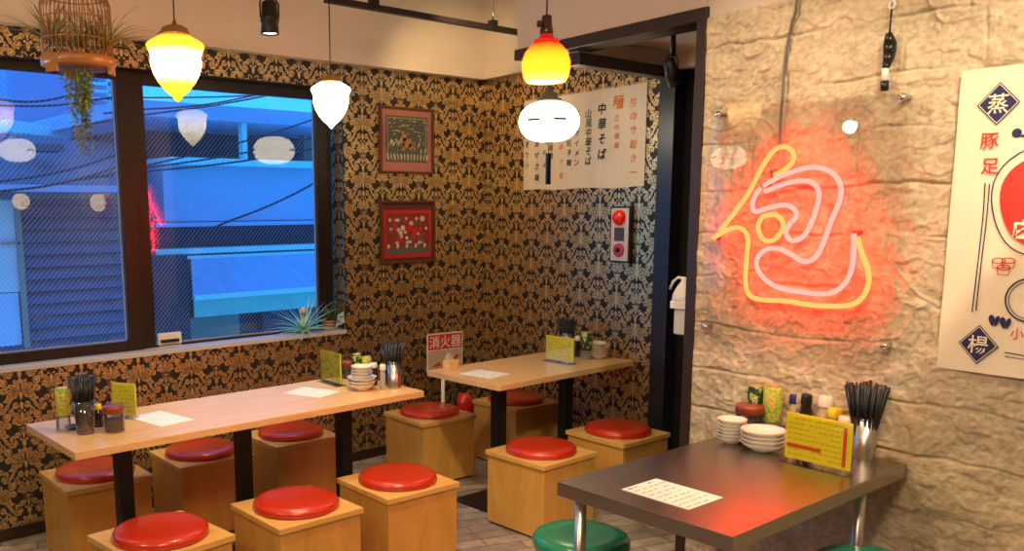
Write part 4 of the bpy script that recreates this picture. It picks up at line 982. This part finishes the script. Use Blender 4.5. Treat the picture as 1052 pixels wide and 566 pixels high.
# lantern over the short table
LG = emis('lantern_glass', (1, .86, .62), 7.0)
def lantern(loc, label, group, full=True, ztop=ZC):
    r = thing('lantern_lamp', label, 'pendant lamp', loc, group=group)
    b = MB(); pr = []
    for k in range(25):
        a = -PI/2+PI*k/24; pr.append((max(.001, .158*abs(math.cos(a))**.72), .104*math.sin(a)))
    b.lathe(pr, seg=56, cap=False); b.make('glass_shade', LG, r)
    b = MB(); b.lathe([(.070, .098), (.066, .112), (.045, .124), (.042, .145), (.014, .160), (.012, .20)], seg=36); b.make('metal_cap', mat('grey_metal_cap', (.30, .28, .26), .4, .7), r)
    for an_ in (193, 242, 13, 62):
        a = math.radians(an_); M_ = Matrix.Rotation(a, 4, 'Z') 
        b = MB(); b.box(.155, -.034, -.006, .163, .034, .006, 0, M_); b.make('clip', mat('bronze_clip', (.10, .07, .03), .4, .6), r)
    b = MB(); b.lathe([(.022, -.112), (.024, -.102)], seg=20); b.make('bottom_cap', mat('grey_metal_cap', (.3, .28, .26)), r)
    cordto(r, .19, ztop-loc[2])
    if full:
        b = MB(); b.tube([(0, 0, -.112), (0, 0, -.168)], .0018, 6); pc = b.make('pull_cord', BLKPL, r)
        b = MB(); b.box(-.014, -.006, -.325, .014, .006, -.165); b.make('tassel', BLKPL, pc)
    return r
pL = ray(564, 125)*4.66
lantern((float(pL[0]), float(pL[1]), float(pL[2]+H)), 'flattened white lantern lamp with black tassel over the short table', 'flattened lantern lamps')
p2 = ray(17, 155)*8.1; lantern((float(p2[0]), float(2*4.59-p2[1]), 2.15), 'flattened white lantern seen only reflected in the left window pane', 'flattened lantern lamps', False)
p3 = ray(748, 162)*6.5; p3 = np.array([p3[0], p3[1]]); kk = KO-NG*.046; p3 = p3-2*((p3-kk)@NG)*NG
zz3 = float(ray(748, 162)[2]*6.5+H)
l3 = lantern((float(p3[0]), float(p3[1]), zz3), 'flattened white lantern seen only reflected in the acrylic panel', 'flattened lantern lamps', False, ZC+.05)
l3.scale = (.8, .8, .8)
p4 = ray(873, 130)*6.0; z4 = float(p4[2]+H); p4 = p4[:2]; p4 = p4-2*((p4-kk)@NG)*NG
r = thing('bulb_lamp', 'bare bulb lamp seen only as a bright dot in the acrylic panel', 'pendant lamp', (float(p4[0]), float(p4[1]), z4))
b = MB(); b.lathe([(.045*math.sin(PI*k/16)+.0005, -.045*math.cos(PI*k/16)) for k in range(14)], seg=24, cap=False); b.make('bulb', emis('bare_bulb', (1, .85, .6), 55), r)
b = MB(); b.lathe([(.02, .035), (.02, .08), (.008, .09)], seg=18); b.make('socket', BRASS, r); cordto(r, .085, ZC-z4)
# small globes that show as reflections
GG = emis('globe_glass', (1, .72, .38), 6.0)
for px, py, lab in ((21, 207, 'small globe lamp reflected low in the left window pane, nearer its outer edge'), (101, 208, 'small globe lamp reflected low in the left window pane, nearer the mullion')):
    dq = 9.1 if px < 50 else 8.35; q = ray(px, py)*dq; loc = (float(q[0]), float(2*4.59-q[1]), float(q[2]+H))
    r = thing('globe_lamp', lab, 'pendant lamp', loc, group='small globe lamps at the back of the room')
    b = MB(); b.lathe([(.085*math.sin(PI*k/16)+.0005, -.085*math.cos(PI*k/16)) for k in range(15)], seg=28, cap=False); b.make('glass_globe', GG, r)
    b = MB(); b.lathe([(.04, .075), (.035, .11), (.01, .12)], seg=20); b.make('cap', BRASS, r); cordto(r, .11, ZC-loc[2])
# yellow glass pendant in front
pY = ray(561, 63)*2.45; r = thing('glass_pendant', 'small amber glass dome pendant with dark switch socket, nearest the camera', 'pendant lamp', (float(pY[0]), float(pY[1]), float(pY[2]+H)))
AM = emis('amber_glass', (1, 1, 1), 1.0, [(-.055, (9, 1.2, .2)), (-.03, (14, .80, .03)), (.015, (13, .58, .02)), (.040, (8, .16, .008)), (.048, (4, .05, .005))])
b = MB(); pr = [(.054, -.056), (.062, -.042), (.0665, -.02), (.066, .0), (.058, .024), (.042, .042), (.024, .050)]; b.lathe(pr, seg=48, cap=False); b.make('glass_dome', AM, r)
b = MB(); b.lathe([(.001, -.050), (.048, -.050), (.053, -.053)], seg=40, cap=False); b.make('opening', emis('bulb_white', (1, .9, .7), 8.0), r)
b = MB(); b.lathe([(.022, .048), (.036, .050), (.036, .056), (.020, .062), (.018, .075), (.001, .076)], seg=30); b.make('red_collar', mat('red_collar', (.35, .01, .01), .3, 0, .05, emit=(1, .02, 0), es=.15), r)
b = MB(); b.lathe([(.019, .062), (.018, .085), (.0155, .088), (.014, .118), (.010, .122)], seg=24); b.tube([(-.015, 0, .095), (-.028, 0, .095)], .004, 8); b.lathe([(.007, -.008), (.007, .008)], c=(-.03, 0, .095), seg=12); b.make('switch_socket', mat('socket_bronze', (.05, .02, .015), .35, .5), r)
cordto(r, .12, ZC-float(pY[2]+H), .0022)

def spot(loc, label, rx, ry, lit, ztop, col=(1, .78, .5), power=30, angle=70, L=.13, R=.042):
    r = thing('spotlight', label, 'spotlight', loc)
    q = Matrix.Rotation(ry, 4, 'Y') @ Matrix.Rotation(rx, 4, 'X')
    b = MB(); b.lathe([(R*.55, L*.55), (R*.85, L*.5), (R*.9, L*.1), (R*1.02, L*.05), (R*1.02, -L*.12), (R*.92, -L*.14), (R, -L*.45), (R*1.02, -L*.5), (R*.94, -L*.5), (R*.9, -L*.44)], seg=36, cap=False, M=q); b.lathe([(.001, L*.55), (R*.55, L*.55)], seg=36, cap=False, M=q); b.make('barrel', BLACKM, r)
    b = MB(); b.lathe([(.001, -L*.44), (R*.9, -L*.44)], seg=36, cap=False, M=q); b.make('lens', emis('spot_lens_lit', (1, .85, .6), 12) if lit else emis('spot_lens_dim', (1, .8, .5), 1.5), r)
    b = MB(); b.tube([(-R*1.15, 0, 0), (-R*1.2, 0, L*.5), (-R*.8, 0, L*.62), (R*.8, 0, L*.62), (R*1.2, 0, L*.5), (R*1.15, 0, 0)], .004, 8); b.make('yoke', BLACKM, r)
    b = MB(); b.lathe([(.012, L*.62), (.012, ztop-loc[2])], seg=14); b.make('stem', BLACKM, r)
    return r
sx, sz = onY(277, 19, 3.55)
spot((sx, 3.55, sz), 'black spotlight pointing down above the right window pane', 0, 0, True, 2.553, L=.135, R=.040)
spot((3.585, 2.45, 2.205), 'black tilted spotlight on the passage ceiling beside the dark beam', math.radians(0), math.radians(-32), False, 2.412, L=.12, R=.033)

# ------------------------------------------------------------------ birdcage with air plants
cgx, cgy, cgz = 1.335, 3.70, 2.185
t = thing('birdcage', 'bamboo birdcage hanging before the left window', 'birdcage', (cgx, cgy, cgz))
BAM = mat('bamboo', (.33, .13, .035), .4, 0, .15, 30, coat=.2)
b = MB(); R = .142
b.lathe([(R*.3, -.020), (R*.9, -.018), (R*1.0, -.010), (R*1.02, .02), (R*.97, .026), (R*.2, .022)], seg=52); b.make('base', BAM, t)
for k in range(3):
    a = k*2*PI/3+.9; b = MB(); b.box(-.03, -.006, -.045, .03, .006, -.012, 0, Matrix.Rotation(a, 4, 'Z') @ Matrix.Translation((0, -R*.93, 0))); b.make('foot', BAM, t)
hR = .34
for k in range(40):
    a = 2*PI*k/40
    b = MB(); pts = [(R*.94*math.cos(a), R*.94*math.sin(a), .02), (R*.94*math.cos(a), R*.94*math.sin(a), hR*.55)]
    for j in range(1, 7): e = j/6*PI/2; pts.append((R*.94*math.cos(e)*math.cos(a)+.004*math.cos(a), R*.94*math.cos(e)*math.sin(a)+.004*math.sin(a), hR*.55+hR*.45*math.sin(e)))
    b.tube(pts, .0025, 5); b.make('bar', BAM, t)
for z, rr_ in ((.09, .94), (.17, .94), (.255, .80)):
    b = MB(); b.tube([(R*rr_*math.cos(k*PI/20), R*rr_*math.sin(k*PI/20), z) for k in range(40)], .0028, 6, closed=True); b.make('hoop', BAM, t)
b = MB(); b.tube([(0, 0, hR), (0, 0, hR+.03), (.015, 0, hR+.045), (0, 0, hR+.06), (0, 0, ZC-cgz)], .003, 6); b.make('hook', BLACKM, t)
AIR = mat('air_plant_green', (.27, .27, .09), .6, 0, .35, 12); AIR2 = mat('trailing_green', (.26, .33, .07), .6, 0, .35, 12)
def blades(n, L, spread, w, seed, droop=.4, base=.01):
    rr = random.Random(seed); b = MB()
    for k in range(n):
        a = rr.random()*2*PI; el = rr.uniform(-.1, 1.2); l = L*rr.uniform(.6, 1.1); p = Vector((0, 0, 0)); d = Vector((math.cos(a)*math.cos(el)*spread, math.sin(a)*math.cos(el)*spread, math.sin(el))).normalized()
        sd = d.cross(Vector((0, 0, 1)));  sd = (sd if sd.length > .01 else Vector((1, 0, 0))).normalized(); N_ = 7; vs = []
        for i in range(N_+1):
            u = i/N_; ww = w*(1-u)**.7*.5+.0004; vs += [tuple(p-sd*ww), tuple(p+Vector((0, 0, ww*.5))), tuple(p+sd*ww)]
            p = p+d*(l/N_); d = (d+Vector((0, 0, -droop*u*.5))).normalized()
        b.add(vs, [(3*i+q, 3*i+q+1, 3*i+q+4, 3*i+q+3) for i in range(N_) for q in (0, 1)], 0, True)
    return b
for (x, y, z, L, n, lab, sd_) in ((.01, -.03, .055, .17, 36, 'spiky air plant in the middle of the birdcage', 1), (-.085, .05, .07, .22, 44, 'spiky air plant poking out of the left of the birdcage', 2), (.095, -.05, .06, .22, 44, 'spiky air plant poking out of the right of the birdcage', 3)):
    tag(blades(n, L, 1.0, .013, sd_, .7).make('air_plant', AIR, loc=(cgx+x, cgy+y, cgz+z+.01)), lab, 'plant', 'air plants in the birdcage')
# trailing plant below the cage
t = thing('trailing_plant', 'green trailing plant hanging beneath the birdcage base', 'plant', (cgx+.0, cgy-.03, cgz-.02))
rr = random.Random(11); st_ = MB(); lv = MB()
for k in range(20):
    x = rr.uniform(-.08, .05); y = rr.uniform(-.05, .05); l = rr.uniform(.10, .30) if k > 3 else .33; p = Vector((x, y, 0)); pts = [p.copy()]
    for i in range(12):
        p = p+Vector((rr.uniform(-.008, .008)-x*.06, rr.uniform(-.007, .007), -l/12)); pts.append(p.copy())
        for q in range(4):
            a = rr.random()*2*PI; d = Vector((math.cos(a), math.sin(a), rr.uniform(-.9, .3))).normalized(); ll = rr.uniform(.018, .034); sd = d.cross(Vector((0, 0, 1))).normalized()*.0065
            m_ = p+d*ll*.5; lv.add([tuple(p), tuple(m_-sd), tuple(p+d*ll), tuple(m_+sd)], [(0, 1, 2, 3)], 0, True)
    st_.tube(pts, .0014, 4)
st_.make('stem', AIR2, t); lv.make('foliage', AIR2, t)

# ------------------------------------------------------------------ plants on the window sill
spx, spz = onY(345, 330, 4.53)
t = thing('potted_plant', 'small leafy plant in a terracotta pot at the right end of the window sill', 'plant', (3.085, 4.525, wz0+.012))
b = MB(); b.lathe([(.030, 0), (.034, .003), (.042, .05), (.045, .052), (.045, .064), (.040, .064), (.037, .052), (.001, .05)], seg=28, cap=False); b.make('pot', mat('terracotta', (.42, .20, .12), .7, 0, .15, 20, .05), t)
o = blades(60, .135, 1.0, .016, 5, .3).make('foliage', mat('olive_leaf', (.10, .16, .03), .5, 0, .3, 12), t); o.location = (0, 0, .055)
t = thing('spiky_plant', 'pale blue-green spiky plant in a low dish on the window sill', 'plant', (2.90, 4.515, wz0+.012))
b = MB(); b.lathe([(.02, 0), (.035, .004), (.045, .022), (.042, .022), (.001, .014)], seg=28, cap=False); b.make('dish', mat('teal_ceramic', (.10, .35, .33), .3, 0, .1, 10, coat=.4), t)
o = blades(54, .25, 1.1, .017, 8, .3).make('foliage', mat('blue_green_leaf', (.34, .70, .52), .5, 0, .2, 12), t); o.location = (0, 0, .02)
b = MB(); b.lathe([(.002, .12), (.016, .125), (.02, .14), (.012, .155), (.002, .158)], seg=14); b.tube([(0, 0, .02), (0, 0, .125)], .003, 6); b.make('flower', mat('cream_flower', (.65, .55, .38), .6), t)
b = MB(); b.add([(0, 0, 0), (.085, -.01, .03), (.105, -.005, .11), (.02, .0, .075), (0, .004, 0), (.085, -.006, .03), (.105, -.001, .11), (.02, .004, .075)], [(0, 1, 2, 3), (7, 6, 5, 4), (0, 4, 5, 1), (1, 5, 6, 2), (2, 6, 7, 3), (3, 7, 4, 0)])
tag(b.make('plastic_tag', mat('pale_blue_card', (.55, .72, .82), .5), loc=(3.115, 4.49, wz0+.03)), 'pale blue card leaning beside the terracotta pot on the sill', 'card')

# ------------------------------------------------------------------ light
def area(name, loc, target, size, power, col):
    d = bpy.data.lights.new(name, 'AREA'); d.shape = 'DISK'; d.size = size; d.energy = power; d.color = col
    o = bpy.data.objects.new(name, d); C.objects.link(o); o.location = loc
    o.rotation_euler = (Vector(target)-Vector(loc)).to_track_quat('-Z', 'Y').to_euler(); return o
def spotl(name, loc, target, power, col, ang=60, blend=.6, size=.04):
    d = bpy.data.lights.new(name, 'SPOT'); d.energy = power; d.color = col; d.spot_size = math.radians(ang); d.spot_blend = blend; d.shadow_soft_size = size
    o = bpy.data.objects.new(name, d); C.objects.link(o); o.location = loc
    o.rotation_euler = (Vector(target)-Vector(loc)).to_track_quat('-Z', 'Y').to_euler(); return o
WARM = (1, .74, .44)
area('ceiling_fill', (.4, .6, 2.95), (1.2, 1.2, 0), .9, 54, WARM)  # two unseen overhead fills, added to brighten the scene from the camera side
area('ceiling_fill', (-1.2, 2.2, 2.95), (1.2, 2.6, .4), .8, 30, WARM)
spotl('track_spot', (2.05, .35, 2.9), (3.2, 1.0, 1.2), 86, (1, .82, .55), 80, .8, .03)
spotl('track_spot', (2.35, 2.15, 2.9), (3.25, 1.6, 1.2), 44, (1, .80, .52), 80, .8, .03)
spotl('track_spot', (1.9, 2.3, 2.85), (2.2, 3.2, .6), 95, (1, .76, .46), 75, .8, .05)
spotl('track_spot', (3.3, 3.5, 2.85), (4.1, 4.3, 2.1), 30, (1, .68, .32), 80, .8, .05)
spotl('spotlight_beam', (sx, 3.55, sz-.07), (sx, 3.55, 0), 30, (1, .78, .48), 60, .6, .03)
wd_ = bpy.data.worlds.new('dusk'); bpy.context.scene.world = wd_; wd_.use_nodes = True; N = wd_.node_tree.nodes; Lk = wd_.node_tree.links
bg = N['Background']; tc = N.new('ShaderNodeTexCoord'); sp = N.new('ShaderNodeSeparateXYZ'); cr = N.new('ShaderNodeValToRGB')
Lk.new(tc.outputs['Generated'], sp.inputs[0]); Lk.new(sp.outputs[2], cr.inputs[0]); Lk.new(cr.outputs[0], bg.inputs[0])
e = cr.color_ramp.elements; e[0].position = 0.0; e[0].color = (.02, .42, 1, 1); e[1].position = .7; e[1].color = (.06, .25, .95, 1)
bg.inputs[1].default_value = 1.45
sc = bpy.context.scene
sc.view_settings.view_transform = 'Standard'; sc.view_settings.look = 'None'; sc.view_settings.gamma = 1; sc.view_settings.exposure = 0.5
sc.view_settings.use_curve_mapping = False
sc.cycles.max_bounces = 8; sc.cycles.transparent_max_bounces = 16; sc.cycles.sample_clamp_indirect = 6
sc.cycles.use_denoising = True
